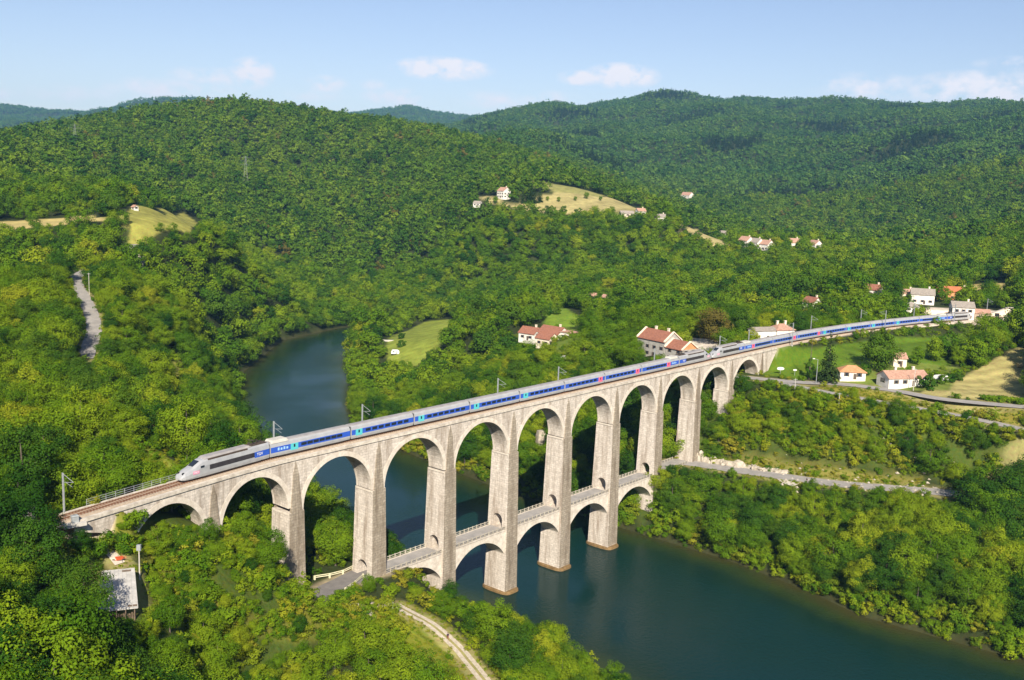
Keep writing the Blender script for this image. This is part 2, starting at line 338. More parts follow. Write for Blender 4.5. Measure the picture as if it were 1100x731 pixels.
def hit(u, v):
    d = pxray(u, v); hz = math.hypot(d[0], d[1]); t = _tt/hz
    P = CAM+t[:, None]*d; k = np.argmax(P[:, 2] < height(P[:, 0], P[:, 1]))
    if k == 0: return atD(u, v, 3000)
    t2 = np.linspace(t[k-1], t[k], 20); P2 = CAM+t2[:, None]*d; j = np.argmax(P2[:, 2] < height(P2[:, 0], P2[:, 1]))
    return P2[j]
def H1(x, y): return float(height([x], [y])[0])

# ground cover regions, outlined where they lie on the ground
def region(*px): return np.array([hit(*p)[:2] for p in px])
REG = {}
REG['meadow'] = region((412,380),(428,358),(455,346),(482,343),(494,351),(472,373),(447,394),(420,391))
REG['lawn'] = region((583,332),(612,334),(628,345),(622,362),(604,356),(584,350))
REG['west_meadow'] = region((103,238),(135,229),(170,224),(196,228),(216,243),(205,252),(185,246),(165,255),(148,263),(128,266),(140,246))
REG['west_hay'] = region((-30,239),(40,236),(100,231),(112,237),(60,243),(0,248),(-30,249))
REG['hill_field'] = region((505,211),(532,213),(548,221),(575,212),(600,207),(645,212),(690,225),(692,231),(650,233),(610,231),(575,229),(545,224),(520,217))
REG['hill_field2'] = region((572,194),(600,199),(660,214),(645,213),(600,206),(572,203))
REG['spur_field'] = region((722,239),(748,245),(775,259),(796,266),(770,268),(742,254))
REG['hay_field'] = region((985,424),(1040,402),(1092,374),(1108,374),(1112,433),(1098,434),(1060,431),(1015,427))
REG['top_hay'] = region((1038,306),(1088,304),(1096,315),(1045,318))
REG['embankment'] = region((812,402),(824,380),(880,374),(960,362),(1050,356),(1060,372),(1020,392),(985,400),(940,402),(890,408),(850,407))
REG['verge'] = region((872,416),(915,416),(960,423),(1013,433),(1095,441),(1100,442),(1098,457),(1090,456),(1000,438),(925,426))
REG['yard'] = region((708,383),(722,372),(742,363),(792,372),(800,380),(760,388))
REG['station_yard'] = region((962,338),(1000,330),(1060,333),(1100,338),(1110,352),(1040,348))
REG['gardens'] = region((885,410),(905,392),(960,385),(1030,395),(1020,420),(980,420),(930,414))
REG['path_bank'] = region((424,646),(446,650),(480,668),(508,695),(548,748),(440,748),(432,690))
REG['road_bank'] = region((748,497),(790,501),(845,512),(905,525),(860,523),(838,520),(795,511),(760,504))
REG['road_scrub'] = region((770,493),(800,490),(870,500),(935,509),(990,515),(1005,527),(960,524),(850,510))
BUSHY = [region((752,415),(735,440),(720,480),(700,505),(676,545),(690,560),(720,520),(752,490),(800,484),(870,494),(935,503),(1000,508),(1045,530),(1130,560),(1110,470),(1060,458),(1000,446),(930,433),(860,424)), region((132,552),(150,546),(222,566),(236,560),(262,548),(296,590),(312,636),(332,656),(330,731),(-20,740),(-20,560),(60,575))]
REG['shed_scrub'] = region((80,590),(140,552),(215,580),(232,640),(300,672),(330,640),(385,640),(432,655),(430,690),(330,690),(215,672),(168,668),(160,610),(128,600))
REG['shed_site'] = region((96,612),(150,604),(168,660),(100,668))
REG['rail_trail'] = region((138,474),(152,474),(180,492),(204,510),(188,516),(165,500))
REG['glade'] = region((176,390),(197,386),(195,415),(186,424))
REG['villa_garden'] = region((548,362),(620,352),(632,380),(612,392),(575,390),(550,378))
GRASSC = {'meadow': (.20,.24,.035), 'lawn': (.13,.20,.02), 'west_meadow': (.26,.25,.055), 'west_hay': (.42,.34,.13), 'hill_field': (.34,.29,.12), 'hill_field2': (.26,.25,.08), 'spur_field': (.36,.30,.13),
          'hay_field': (.36,.31,.12), 'top_hay': (.40,.33,.12), 'embankment': (.085,.145,.010), 'verge': (.22,.20,.03), 'yard': (.62,.55,.46), 'station_yard': (.55,.47,.38), 'gardens': (.14,.18,.03),
          'path_bank': (.17,.19,.018), 'road_bank': (.16,.19,.02), 'road_scrub': (.17,.16,.035), 'shed_scrub': (.13,.14,.02), 'shed_site': (.2,.19,.06), 'rail_trail': (.22,.24,.03), 'glade': (.24,.25,.05), 'villa_garden': (.10,.14,.02)}
azs = np.concatenate([np.linspace(-math.pi, -.85, 40, endpoint=False), np.linspace(-.85, .85, 640), np.linspace(.85, math.pi, 40, endpoint=False)[1:]])
rads = np.concatenate([[2, 20, 50], np.geomspace(80, 900, 470), np.geomspace(912, 11000, 230)])
AA, RRr = np.meshgrid(azs+YAW, rads); gx = CAM[0]+np.sin(AA)*RRr; gy = CAM[1]+np.cos(AA)*RRr
gh, gsd = height(gx, gy, True)
gP = np.stack([gx.ravel(), gy.ravel()], 1); gD = RRr.ravel()
gcol = np.tile(np.array([.030,.040,.012]), (len(gP), 1))
for poly in BUSHY:
    ii = np.where((gP > poly.min(0)-3).all(1) & (gP < poly.max(0)+3).all(1))[0]; wv = np.clip(.5-poly_sd(gP[ii], poly)/3, 0, 1)[:, None]; gcol[ii] = gcol[ii]*(1-wv)+np.array([.062,.090,.014])*wv
for k, c in GRASSC.items():
    poly = REG[k]; lo = poly.min(0)-3; hi = poly.max(0)+3
    ii = np.where((gP > lo).all(1) & (gP < hi).all(1))[0]
    if len(ii):
        s = poly_sd(gP[ii], poly); wv = np.clip(.5-s/1.5, 0, 1)[:, None]
        gcol[ii] = gcol[ii]*(1-wv)+np.array(c)*wv
kk = np.where(gD < 900)[0]
for key, (pl, wd) in RD.items():
    d, z = line_d(gP[kk], pl); wv = (1-ss((d-wd/2-.6)/2.2))[:, None]
    c = np.array([.26,.235,.09]) if key not in ('west_road',) else np.array([.3,.25,.16])
    gcol[kk] = gcol[kk]*(1-wv)+c*wv
for pl in (RAILW, RAILE):
    d, z = line_d(gP[kk], pl); wv = (1-ss((d-2.4)/1.2))[:, None]; gcol[kk] = gcol[kk]*(1-wv)+np.array([.45,.37,.29])*wv
for rn, per, an in (('hay_field', 7.0, 1.2), ('meadow', 6.0, .5), ('hill_field', 9.0, .9), ('west_meadow', 7.0, .8)):
    s_ = poly_sd(gP, REG[rn]) < 0; q_ = np.sin((gP[:, 0]*math.cos(an)+gP[:, 1]*math.sin(an))*2*math.pi/per); gcol[s_] *= (1+.13*q_[s_])[:, None]*np.array([1.0, 1.0, 1.0])
bankw = ((gsd > -6) & (gsd < .9))
gcol[bankw] = np.array([.040,.042,.016])
gcol[(gsd <= -6)] = np.array([.05,.06,.03])
me = grid_mesh('ground', np.stack([gx, gy, gh.reshape(gx.shape)], -1), wrap=True)
ca_ = me.color_attributes.new('cover', 'FLOAT_COLOR', 'POINT'); ca_.data.foreach_set('color', np.concatenate([gcol, np.ones((len(gcol), 1))], 1).astype(np.float32).ravel())
m = bpy.data.materials.new('ground'); m.use_nodes = True; n = m.node_tree.nodes; l = m.node_tree.links; p = n['Principled BSDF']; p.inputs['Roughness'].default_value = .95; p.inputs['Specular IOR Level'].default_value = .1
at_ = n.new('ShaderNodeAttribute'); at_.attribute_name = 'cover'; t = n.new('ShaderNodeTexCoord')
x1 = n.new('ShaderNodeTexNoise'); x1.inputs['Scale'].default_value = .12; x1.inputs['Detail'].default_value = 9; x1.inputs['Roughness'].default_value = .7; l.new(t.outputs['Object'], x1.inputs['Vector'])
mr = n.new('ShaderNodeMapRange'); mr.inputs[1].default_value = .3; mr.inputs[2].default_value = .7; mr.inputs[3].default_value = .62; mr.inputs[4].default_value = 1.3; l.new(x1.outputs['Fac'], mr.inputs[0])
x2 = n.new('ShaderNodeTexNoise'); x2.inputs['Scale'].default_value = .9; x2.inputs['Detail'].default_value = 6; l.new(t.outputs['Object'], x2.inputs['Vector'])
hs = n.new('ShaderNodeHueSaturation'); mr2 = n.new('ShaderNodeMapRange'); mr2.inputs[1].default_value = .3; mr2.inputs[2].default_value = .7; mr2.inputs[3].default_value = .475; mr2.inputs[4].default_value = .525; l.new(x2.outputs['Fac'], mr2.inputs[0]); l.new(mr2.outputs[0], hs.inputs['Hue'])
l.new(at_.outputs['Color'], hs.inputs['Color']); l.new(mr.outputs[0], hs.inputs['Value']); l.new(hs.outputs[0], p.inputs['Base Color'])
bp = n.new('ShaderNodeBump'); bp.inputs['Strength'].default_value = .6; bp.inputs['Distance'].default_value = .5; l.new(x2.outputs['Fac'], bp.inputs['Height']); l.new(bp.outputs[0], p.inputs['Normal'])
me.materials.append(m); tag(link('ground', me), kind='structure')

# ------------------------------------------------------------------ river
wx = np.linspace(20, 680, 166); wy = np.linspace(-340, 460, 200); WX, WY = np.meshgrid(wx, wy)
sW = poly_sd(np.stack([WX.ravel(), WY.ravel()], 1), RIV).reshape(WX.shape)
i = np.arange(WX.size).reshape(WX.shape); keep = (sW < 6)
q = np.stack([i[:-1, :-1], i[:-1, 1:], i[1:, 1:], i[1:, :-1]], -1).reshape(-1, 4)
kq = keep.ravel()[q].any(1); q = q[kq]; used = np.unique(q); mp_ = np.full(WX.size, -1); mp_[used] = np.arange(len(used))
wv = np.stack([WX.ravel()[used], WY.ravel()[used], np.zeros(len(used))], 1)
me = mesh_from('river', wv, [tuple(map(int, mp_[r])) for r in q], smooth=True)
dep = np.clip(-sW.ravel()[used], 0, 30)
a = me.attributes.new('shore', 'FLOAT', 'POINT'); a.data.foreach_set('value', dep.astype(np.float32))
m = bpy.data.materials.new('river_water'); m.use_nodes = True; n = m.node_tree.nodes; l = m.node_tree.links; p = n['Principled BSDF']
p.inputs['Roughness'].default_value = .06; p.inputs['IOR'].default_value = 1.33; p.inputs['Specular IOR Level'].default_value = .17
aa = n.new('ShaderNodeAttribute'); aa.attribute_name = 'shore'; t = n.new('ShaderNodeTexCoord')
nn_ = n.new('ShaderNodeTexNoise'); nn_.inputs['Scale'].default_value = .06; nn_.inputs['Detail'].default_value = 4; l.new(t.outputs['Object'], nn_.inputs['Vector'])
m1 = n.new('ShaderNodeMath'); m1.operation = 'MULTIPLY_ADD'; l.new(nn_.outputs['Fac'], m1.inputs[0]); m1.inputs[1].default_value = 9; l.new(aa.outputs['Fac'], m1.inputs[2])
rp = n.new('ShaderNodeValToRGB'); mr = n.new('ShaderNodeMapRange'); mr.inputs[1].default_value = 4; mr.inputs[2].default_value = 26; l.new(m1.outputs[0], mr.inputs[0]); l.new(mr.outputs[0], rp.inputs[0])
e = rp.color_ramp.elements; e[0].position = 0; e[0].color = (.045,.042,.013,1); e[1].position = 1; e[1].color = (.004,.024,.022,1)
e2 = rp.color_ramp.elements.new(.3); e2.color = (.022,.038,.012,1); e3 = rp.color_ramp.elements.new(.6); e3.color = (.007,.024,.016,1)
l.new(rp.outputs[0], p.inputs['Base Color'])
b1 = n.new('ShaderNodeTexNoise'); b1.inputs['Scale'].default_value = .9; b1.inputs['Detail'].default_value = 5; b1.inputs['Roughness'].default_value = .6; l.new(t.outputs['Object'], b1.inputs['Vector'])
g1 = n.new('ShaderNodeTexNoise'); g1.inputs['Scale'].default_value = .018; g1.inputs['Detail'].default_value = 3; l.new(t.outputs['Object'], g1.inputs['Vector'])
gm = n.new('ShaderNodeMapRange'); gm.inputs[1].default_value = .38; gm.inputs[2].default_value = .62; gm.inputs[3].default_value = .2; gm.inputs[4].default_value = .85; l.new(g1.outputs['Fac'], gm.inputs[0])
bb = n.new('ShaderNodeBump'); bb.inputs['Distance'].default_value = .22; l.new(gm.outputs[0], bb.inputs['Strength']); l.new(b1.outputs['Fac'], bb.inputs['Height']); l.new(bb.outputs[0], p.inputs['Normal'])
me.materials.append(m); tag(link('river', me), kind='structure')

# ------------------------------------------------------------------ roads
def ribbon(name, pl, wd, m, dz=.05, off=0.0):
    P = np.array(pl); tn = np.gradient(P[:, :2], axis=0); tn /= np.linalg.norm(tn, axis=1)[:, None]; nr = np.stack([-tn[:, 1], tn[:, 0]], 1)
    ws = np.broadcast_to(wd, len(P))
    lft = np.c_[P[:, :2]+nr*(off+ws/2)[:, None], P[:, 2]+dz]; rgt = np.c_[P[:, :2]+nr*(off-ws/2)[:, None], P[:, 2]+dz]
    v = np.vstack([lft, rgt]); k = len(P)
    return link(name, mesh_from(name, v, [(j, j+k, j+k+1, j+1) for j in range(k-1)], [m]))
for key, mm, dz in (('lower_road', ASPH2, .05), ('upper_road', ASPH2, .06), ('branch_road', ASPH2, .05), ('hill_road', ASPH2, .22), ('west_road', ASPH, .05), ('shed_path', GRAVEL, .08)):
    pl, wd = RD[key]; tag(ribbon(key, pl, wd, mm, dz), kind='structure')
pl, wd = RD['gravel_path']
PATHW = mat('wheel_track', (.34,.29,.22), (.50,.44,.36), 1.6, .95)
b = MB()
for off in (-.85, .85):
    o = ribbon('x', pl, 1.05, PATHW, -.06, off); d_ = o.data
    b.add([tuple(v.co) for v in d_.vertices], [tuple(f.vertices) for f in d_.polygons]); bpy.data.objects.remove(o)
tag(b.build('gravel_path', PATHW), kind='structure')
# gravel lay-by beside the lower road
lb = pz((833,514,18.2),(846,515,18.3),(862,518,18.4),(852,524,17.9),(842,521,17.9))
tag(link('lay_by', mesh_from('lay_by', [(p[0], p[1], 18.33) for p in lb], [tuple(range(len(lb)))], [GRAVEL])), kind='structure')
WHITEL = mat('road_marking', (.70,.69,.65), (.78,.77,.74), 2, .8)

# ------------------------------------------------------------------ viaduct
W = 5.2; ZT = 50.9
PX = [5.0, 26.4, 48.0, 71.7, 95.6, 120.0, 144.0, 168.3, 192.8, 216.8, 239.9, 263.0]
def yo(x): return float(yc(x))-2.6
def shifted(b):
    b.v = [(x, y+yo(x), z) for x, y, z in b.v]; return b
VI = thing('railway_viaduct', 'tall pale stone railway viaduct of high arches with a lower road tier across the river', 'viaduct', (144, 2.6, 0))
VO = Vector((144, 2.6, 0))
def vpart(name, b, mats, parent=None):
    b = shifted(b); b.v = [(x-VO.x, y-VO.y, z) for x, y, z in b.v]
    return b.build(name, mats, parent or VI)
CR = 49.4
SPR = {}
for i in range(len(PX)-1):
    xa, xb = PX[i], PX[i+1]; hp = 2.0 if i < 9 else 1.9
    if i == 0: hp = 2.2
    r = (xb-xa)/2-hp; crown = CR if i > 1 else 49.3; zs = crown-r; SPR[i] = zs; xc = (xa+xb)/2
    n = 28; b = MB()
    arc = [(xc-r*math.cos(math.pi*k/n), zs+r*math.sin(math.pi*k/n)) for k in range(n+1)]
    zb = zs-.05
    top = [(xa, ZT)]+[(x, ZT) for x, z in arc]+[(xb, ZT)]
    bot = [(xa, zb)]+[(x, max(z, zb)) for x, z in arc]+[(xb, zb)]
    k = len(top)
    for yy, flip in ((0, False), (W, True)):
        v = [(x, yy, z) for x, z in bot]+[(x, yy, z) for x, z in top]
        f = [(j, j+1, j+1+k, j+k) for j in range(k-1)]
        if flip: f = [q[::-1] for q in f]
        b.add(v, f)
    b2 = [(x, 0, z) for x, z in arc]+[(x, W, z) for x, z in arc]
    b.add(b2, [(j, j+1+n, j+2+n, j+1) for j in range(n)])
    b.add([(xa,0,ZT),(xb,0,ZT),(xb,W,ZT),(xa,W,ZT)], [(0,1,2,3)])
    ob = vpart('arch', b, [STONE])
    # voussoir ring, slightly proud of the face
    b = MB()
    for y0, y1 in ((-.06, .5), (W-.5, W+.06)):
        ro, ri = r+1.05, r-.04; rings = []
        for j in range(n+1):
            t = math.pi*j/n; c, s = -math.cos(t), math.sin(t)
            rings.append([(xc+ri*c, y0, zs+ri*s), (xc+ro*c, y0, zs+min(ro*s, ZT-zs-.02)), (xc+ro*c, y1, zs+min(ro*s, ZT-zs-.02)), (xc+ri*c, y1, zs+ri*s)])
        b.loft(rings)
    b = shifted(b); b.v = [(x-VO.x, y-VO.y, z) for x, y, z in b.v]
    b.build('arch_ring', [RING], ob)
ROADZ = 18.2
def pier(i):
    x = PX[i]; zs = min(SPR.get(i-1, 99), SPR.get(i, 99))-.1
    if i == 11: zs = SPR[10]-.1
    gz = min(H1(x, -2), H1(x, 7), H1(x, 2.6)); zb = min(gz, 0 if 4 <= i <= 8 else gz)-2.5
    hx = lambda z: 1.98+(zs-z)*.0142
    y0 = lambda z: -.45-(zs-z)*.019
    y1 = lambda z: W+.45+(zs-z)*.019
    b = MB(); hole = None
    if 3 <= i <= 8:
        ya, yb = 2.6-1.65, 2.6+1.65; hz = ROADZ+.0
        hole = [(ya, hz), (yb, hz)]+[(2.6+1.65*math.cos(t), hz+2.2+1.65*math.sin(t)) for t in np.linspace(0, math.pi, 9)]
    outer = [(y0(zb), zb), (y1(zb), zb), (y1(zs), zs), (y0(zs), zs)]
    polys = [[Vector((p[0], p[1], 0)) for p in outer]]
    if hole: polys.append([Vector((p[0], p[1], 0)) for p in hole])
    tri = tessellate_polygon(polys); pts = outer+(hole or [])
    for s in (-1, 1):
        v = [(x+s*hx(z), y, z) for y, z in pts]; f = []
        for t in tri:
            a, c, d = (Vector(v[q]) for q in t); nx = (c-a).cross(d-a).x
            f.append(tuple(t) if nx*s > 0 else tuple(t)[::-1])
        b.add(v, f, 0)
    if hole:
        m_ = len(hole); v = [(x-hx(z), y, z) for y, z in hole]+[(x+hx(z), y, z) for y, z in hole]
        b.add(v, [(j, (j+1) % m_, m_+(j+1) % m_, m_+j) for j in range(m_)], 0)
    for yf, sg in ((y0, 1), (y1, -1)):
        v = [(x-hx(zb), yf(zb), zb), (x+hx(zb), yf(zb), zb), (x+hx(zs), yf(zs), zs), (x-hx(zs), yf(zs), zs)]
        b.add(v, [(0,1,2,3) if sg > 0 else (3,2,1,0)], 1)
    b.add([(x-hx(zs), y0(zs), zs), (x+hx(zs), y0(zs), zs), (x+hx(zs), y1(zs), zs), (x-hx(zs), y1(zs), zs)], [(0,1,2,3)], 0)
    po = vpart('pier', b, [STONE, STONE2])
    b = MB(); b.box(x-hx(zs)-.16, x+hx(zs)+.16, -.1, W+.1, zs-.42, zs-.02)      # impost course
    vpart('impost', b, [RING], po)
    # pilaster running up the spandrel to a point
    b = MB()
    for y_in, sg in ((0, -1), (W, 1)):
        zt = ZT-.35; h0, h1 = 1.45, .06; p0, p1 = .45, .04
        yb_, yt_ = y_in+sg*p0, y_in+sg*p1; yi = y_in-sg*.2
        rings = [[(x-h0, yb_, zs-.05), (x+h0, yb_, zs-.05), (x+h0, yi, zs-.05), (x-h0, yi, zs-.05)], [(x-.72, y_in+sg*.16, zt-2.6), (x+.72, y_in+sg*.16, zt-2.6), (x+.72, yi, zt-2.6), (x-.72, yi, zt-2.6)], [(x-h1, yt_, zt), (x+h1, yt_, zt), (x+h1, yi, zt), (x-h1, yi, zt)]]
        b.loft(rings)
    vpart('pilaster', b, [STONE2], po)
    if 5 <= i <= 8:                                             # rounded footing at the waterline
        rings = []
        for z, e in ((-3, 1.1), (.55, .75), (.75, .5)):
            rg = []
            for t in np.linspace(0, 2*math.pi, 28, endpoint=False):
                c, s = math.cos(t), math.sin(t); rg.append((x+(hx(0)+e)*math.copysign(abs(c)**.45, c), 2.6+(2.6+1.3+e*1.3)*math.copysign(abs(s)**.7, s), z))
            rings.append(rg)
        b = MB(); b.loft(rings); vpart('footing', b, [mat('wet_footing', (.12,.075,.032), (.22,.14,.06), .9, .8)], po)
for i in range(1, 12): pier(i)
# coping and parapet
b = MB()
xs = list(np.arange(-4, 48, 2.5))+list(np.arange(48, 274, 8))+[274]
for y0, y1 in ((-.28, .55), (W-.55, W+.28)):
    b = MB(); b.loft([[(x, y0, ZT-.02), (x, y1, ZT-.02), (x, y1, ZT+.62), (x, y0, ZT+.62)] for x in xs]); vpart('coping', b, [COPE])
b = MB(); b.loft([[(x, .1, ZT-.3), (x, W-.1, ZT-.3), (x, W-.1, ZT+.01), (x, .1, ZT+.01)] for x in xs]); vpart('deck_slab', b, [CONC])
# end walls
b = MB()
for y0 in (0.03, W-.45):
    for prof in (((264, 40), (267, 41.5), (274.5, ZT-.7)), ((-4, 49.5), (1, 48), (6, 45))):
        b = MB(); b.loft([[(x, y0, z0), (x, y0+.42, z0), (x, y0+.42, ZT-.03), (x, y0, ZT-.03)] for x, z0 in prof]); vpart('wing_wall', b, [STONE])
# lower road tier
bays = [(3, 4), (4, 5), (5, 6), (6, 7), (7, 8), (8, 9)]
for (ia, ib) in bays:
    xa, xb = PX[ia]+2.2, PX[ib]-2.2
    if ib == 9: xb = 212.5
    xa -= .1; xb += .1; xc = (xa+xb)/2; Lh = (xb-xa)/2; rise = 5.6; zc = 16.55; r = (Lh*Lh+rise*rise)/(2*rise); z0 = zc-r
    n = 20; a0 = math.asin(Lh/r)
    arc = [(xc+r*math.sin(t), z0+r*math.cos(t)) for t in np.linspace(-a0, a0, n+1)]
    b = MB(); yA, yB = -.35, W+.35
    for yy, flip in ((yA, False), (yB, True)):
        v = [(x, yy, z) for x, z in arc]+[(x, yy, 17.9) for x, z in arc]; f = [(j, j+1, j+2+n, j+1+n) for j in range(n)]
        b.add(v, [q[::-1] for q in f] if flip else f)
    b.add([(x, yA, z) for x, z in arc]+[(x, yB, z) for x, z in arc], [(j, j+1+n, j+2+n, j+1) for j in range(n)])
    lo = vpart('lower_arch', b, [RING])
    b = MB(); b.box(xa, xb, yA-.18, yB+.18, 17.88, 18.12); vpart('road_deck', b, [COPE], lo)
    for yy in (yA+.02, yB-.02):
        b = MB(); k = int(round((xb-xa)/1.75))
        for j in range(k+1):
            x = xa+.25+(xb-xa-.5)*j/k; b.box(x-.11, x+.11, yy-.1, yy+.1, 18.12, 19.2)
        b.box(xa, xb, yy-.07, yy+.07, 18.95, 19.08); b.box(xa, xb, yy-.05, yy+.05, 18.45, 18.55)
        vpart('railing', b, [mat('stained_parapet', (.29,.26,.21), (.45,.41,.34), 1.2, .8)], lo)
b = MB(); b.box(PX[3]-2.6, 214, .2, W-.2, 18.13, 18.17)
vpart('carriageway', b, [ASPH2])

# ------------------------------------------------------------------ railway
def trk(x, off=0.0, z=0.0):
    x = float(x); s = (float(yc(x+.5))-float(yc(x-.5))); nrm = math.hypot(1, s)
    return (x-off*s/nrm, float(yc(x))+off/nrm, z)
TR = thing('railway_track', 'single rusty railway track on ballast crossing the viaduct and curving to the station', 'railway track', trk(0, 0, ZT))
TO = Vector(trk(0, 0, ZT))
def tpart(name, b, mats, parent=None):
    b.v = [(x-TO.x, y-TO.y, z-TO.z) for x, y, z in b.v]; return b.build(name, mats, parent or TR)
tx = np.concatenate([np.arange(-66, 50, 2.), np.arange(50, 265, 7.), np.arange(265, 520, 4.)])
b = MB(); b.loft([[trk(x, -2.02, ZT+.02), trk(x, 2.02, ZT+.02), trk(x, 1.6, ZR-.16), trk(x, -1.6, ZR-.16)] for x in tx]); tpart('ballast', b, [BALLAST])
b = MB()
x = -64.
while x < 505:
    p = trk(x, -1.25, 0); q = trk(x, 1.25, 0); d = Vector((q[1]-p[1], -(q[0]-p[0]), 0)).normalized()*.13; z0, z1 = ZR-.17, ZR-.10
    v = [(p[0]+d.x, p[1]+d.y, z0), (q[0]+d.x, q[1]+d.y, z0), (q[0]-d.x, q[1]-d.y, z0), (p[0]-d.x, p[1]-d.y, z0)]; v += [(a[0], a[1], z1) for a in v]
    b.add(v, [(4,7,6,5),(0,1,5,4),(1,2,6,5),(2,3,7,6),(3,0,4,7)]); x += .62
o = tpart('sleepers', b, [SLEEP]); o['kind'] = 'stuff'
for s in (-.755, .755):
    b = MB(); b.loft([[trk(x, s-.06, ZR-.13), trk(x, s+.06, ZR-.13), trk(x, s+.05, ZR), trk(x, s-.05, ZR)] for x in tx]); tpart('rail', b, [RUST])
# station side track and platform
sx = np.arange(300, 520, 5.)
S2 = thing('siding_track', 'second railway track beside the station platform on the right', 'railway track', trk(300, 4.6, ZR-.6))
SO = Vector(trk(300, 4.6, ZR-.6))
for nm, (o0, o1, z0, z1), mm in (('ballast', (2.7, 6.6, -.8, -.16), BALLAST), ('rail', (3.84, 3.96, -.13, 0), RUST), ('rail', (5.34, 5.46, -.13, 0), RUST)):
    b = MB(); b.loft([[trk(x, o0, ZR+z0), trk(x, o1, ZR+z0), trk(x, o1-.02, ZR+z1), trk(x, o0+.02, ZR+z1)] for x in sx])
    b.v = [(x-SO.x, y-SO.y, z-SO.z) for x, y, z in b.v]; b.build(nm, [mm], S2)
b = MB(); b.loft([[trk(x, -2.1, ZR-.7), trk(x, -5.4, ZR-.7), trk(x, -5.4, ZR+.02), trk(x, -2.1, ZR+.02)] for x in np.arange(385, 520, 5.)])
tag(b.build('station_platform', [mat('platform', (.50,.42,.33), (.62,.53,.43), .5, .9)]), 'pale low platform beside the track at the right end of the trains', 'platform')
# far side guard rail on the west end of the viaduct
gr = thing('guard_rail', 'thin grey metal guard rail beside the bare track left of the train nose', 'railing', trk(8, 2.85, ZT))
GO = Vector(trk(8, 2.85, ZT)); b = MB(); b2 = MB()
gx_ = np.arange(2, 25, 2.)
for x in gx_: b = MB(); b.bar(Vector(trk(x, 2.95, ZT-.3))-GO, Vector(trk(x, 2.95, ZT+1.75))-GO, .05, 5); b.build('post', GALV, gr)
for z in (.9, 1.3, 1.7):
    b2 = MB(); b2.loft([[Vector(trk(a, 2.95+e, ZT+z+f))-GO for e, f in ((-.03, -.03), (.03, -.03), (.03, .03), (-.03, .03))] for a in gx_]); b2.build('rail', GALV, gr)

# ------------------------------------------------------------------ trains
SILVER = mat('silver_livery', (.34,.345,.36), (.41,.415,.425), .6, .38, metal=.15, spec=.5)
ROOFG = mat('roof_grey', (.25,.235,.235), (.34,.32,.31), .5, .6)
BLUE = mat('blue_livery', (.028,.085,.42), (.035,.10,.48), .6, .35)
CYAN = mat('turquoise_door', (.09,.46,.50), None, rough=.4)
PINK = mat('red_door', (.72,.13,.22), None, rough=.4)
BAND = mat('dark_band', (.03,.027,.032), (.05,.045,.05), 1, .3)
UNDER = mat('underframe', (.035,.028,.022), (.07,.055,.045), 1.5, .8)
LIGHTB = mat('pale_blue', (.30,.50,.75), None, rough=.4)
PLUM = mat('logo_pink', (.62,.22,.36), None, rough=.4)
def sect(x, hw, zt, sh=.62, z0=.42, c=.0):
    """closed body section at x; hw half width, zt roof height"""
    z1 = z0+(zt-z0)*.16; z2 = z0+(zt-z0)*sh; z3 = z0+(zt-z0)*.86
    p = [(-hw*.90, z0), (-hw, z1), (-hw, z2), (-hw*.86, z3), (-hw*.55, z0+(zt-z0)*.97), (0, zt)]
    return [(x, y, z) for y, z in p]+[(x, -y, z) for y, z in p[::-1][1:]]
def car_mesh(L):
    b = MB(); b.loft([sect(.25, 1.43, 3.45), sect(L-.25, 1.43, 3.45)]); return b.data('body', SILVER)
def quad_side(x0, x1, z0, z1, y, m=0, t=.03):
    b = MB(); b.box(x0, x1, y-t, y, z0, z1) if y < 0 else b.box(x0, x1, y, y+t, z0, z1); return b
LT = 19.8; LE = 22.3; LP = 22.6
HWc = 1.43
def meshes_car(L):
    M = {}
    M['body'] = car_mesh(L)
    b = MB(); b.loft([[(x, -1.02, 3.10), (x, 1.02, 3.10), (x, .80, 3.42), (x, 0, 3.50), (x, -.80, 3.42)] for x in (.3, L-.3)]); M['roof'] = b.data('roof', ROOFG)
    b = MB(); b.box(.26-L/2, L/2-.26, -HWc-.012, -HWc+.1, 1.25, 2.42); M['band'] = b.data('livery_band', BLUE)
    b = MB(); b.box(-.3, .3, -1.0, 1.0, .9, 3.15); M['gangway'] = b.data('gangway', DARK)
    b = MB()
    for x in (-1.5, 1.5):
        for y in (-.75, .75): b.bar((x, y-.07, .46), (x, y+.07, .46), .46, 14)
    b.box(-2.1, 2.1, -1.15, 1.15, .35, .75); M['bogie'] = b.data('bogie', UNDER)
    b = MB(); b.box(2.2, L-2.2, -1.25, 1.25, .22, .5); M['skirt'] = b.data('underframe', UNDER)
    return M
MC = {LT: meshes_car(LT), LE: meshes_car(LE)}
b = MB(); b.box(-.75, .75, -HWc-.03, -HWc+.02, 1.55, 2.2); MWIN = b.data('window', GLASS)
def door_mesh(m):
    b = MB(); b.box(-1.0, 1.0, -HWc-.028, -HWc+.02, 1.0, 2.44, 0); b.box(-.22, .22, -HWc-.04, -HWc, 1.6, 2.25, 1); return b.data('door', m, GLASS)
MDOOR = {'c': door_mesh(CYAN), 'p': door_mesh(PINK)}
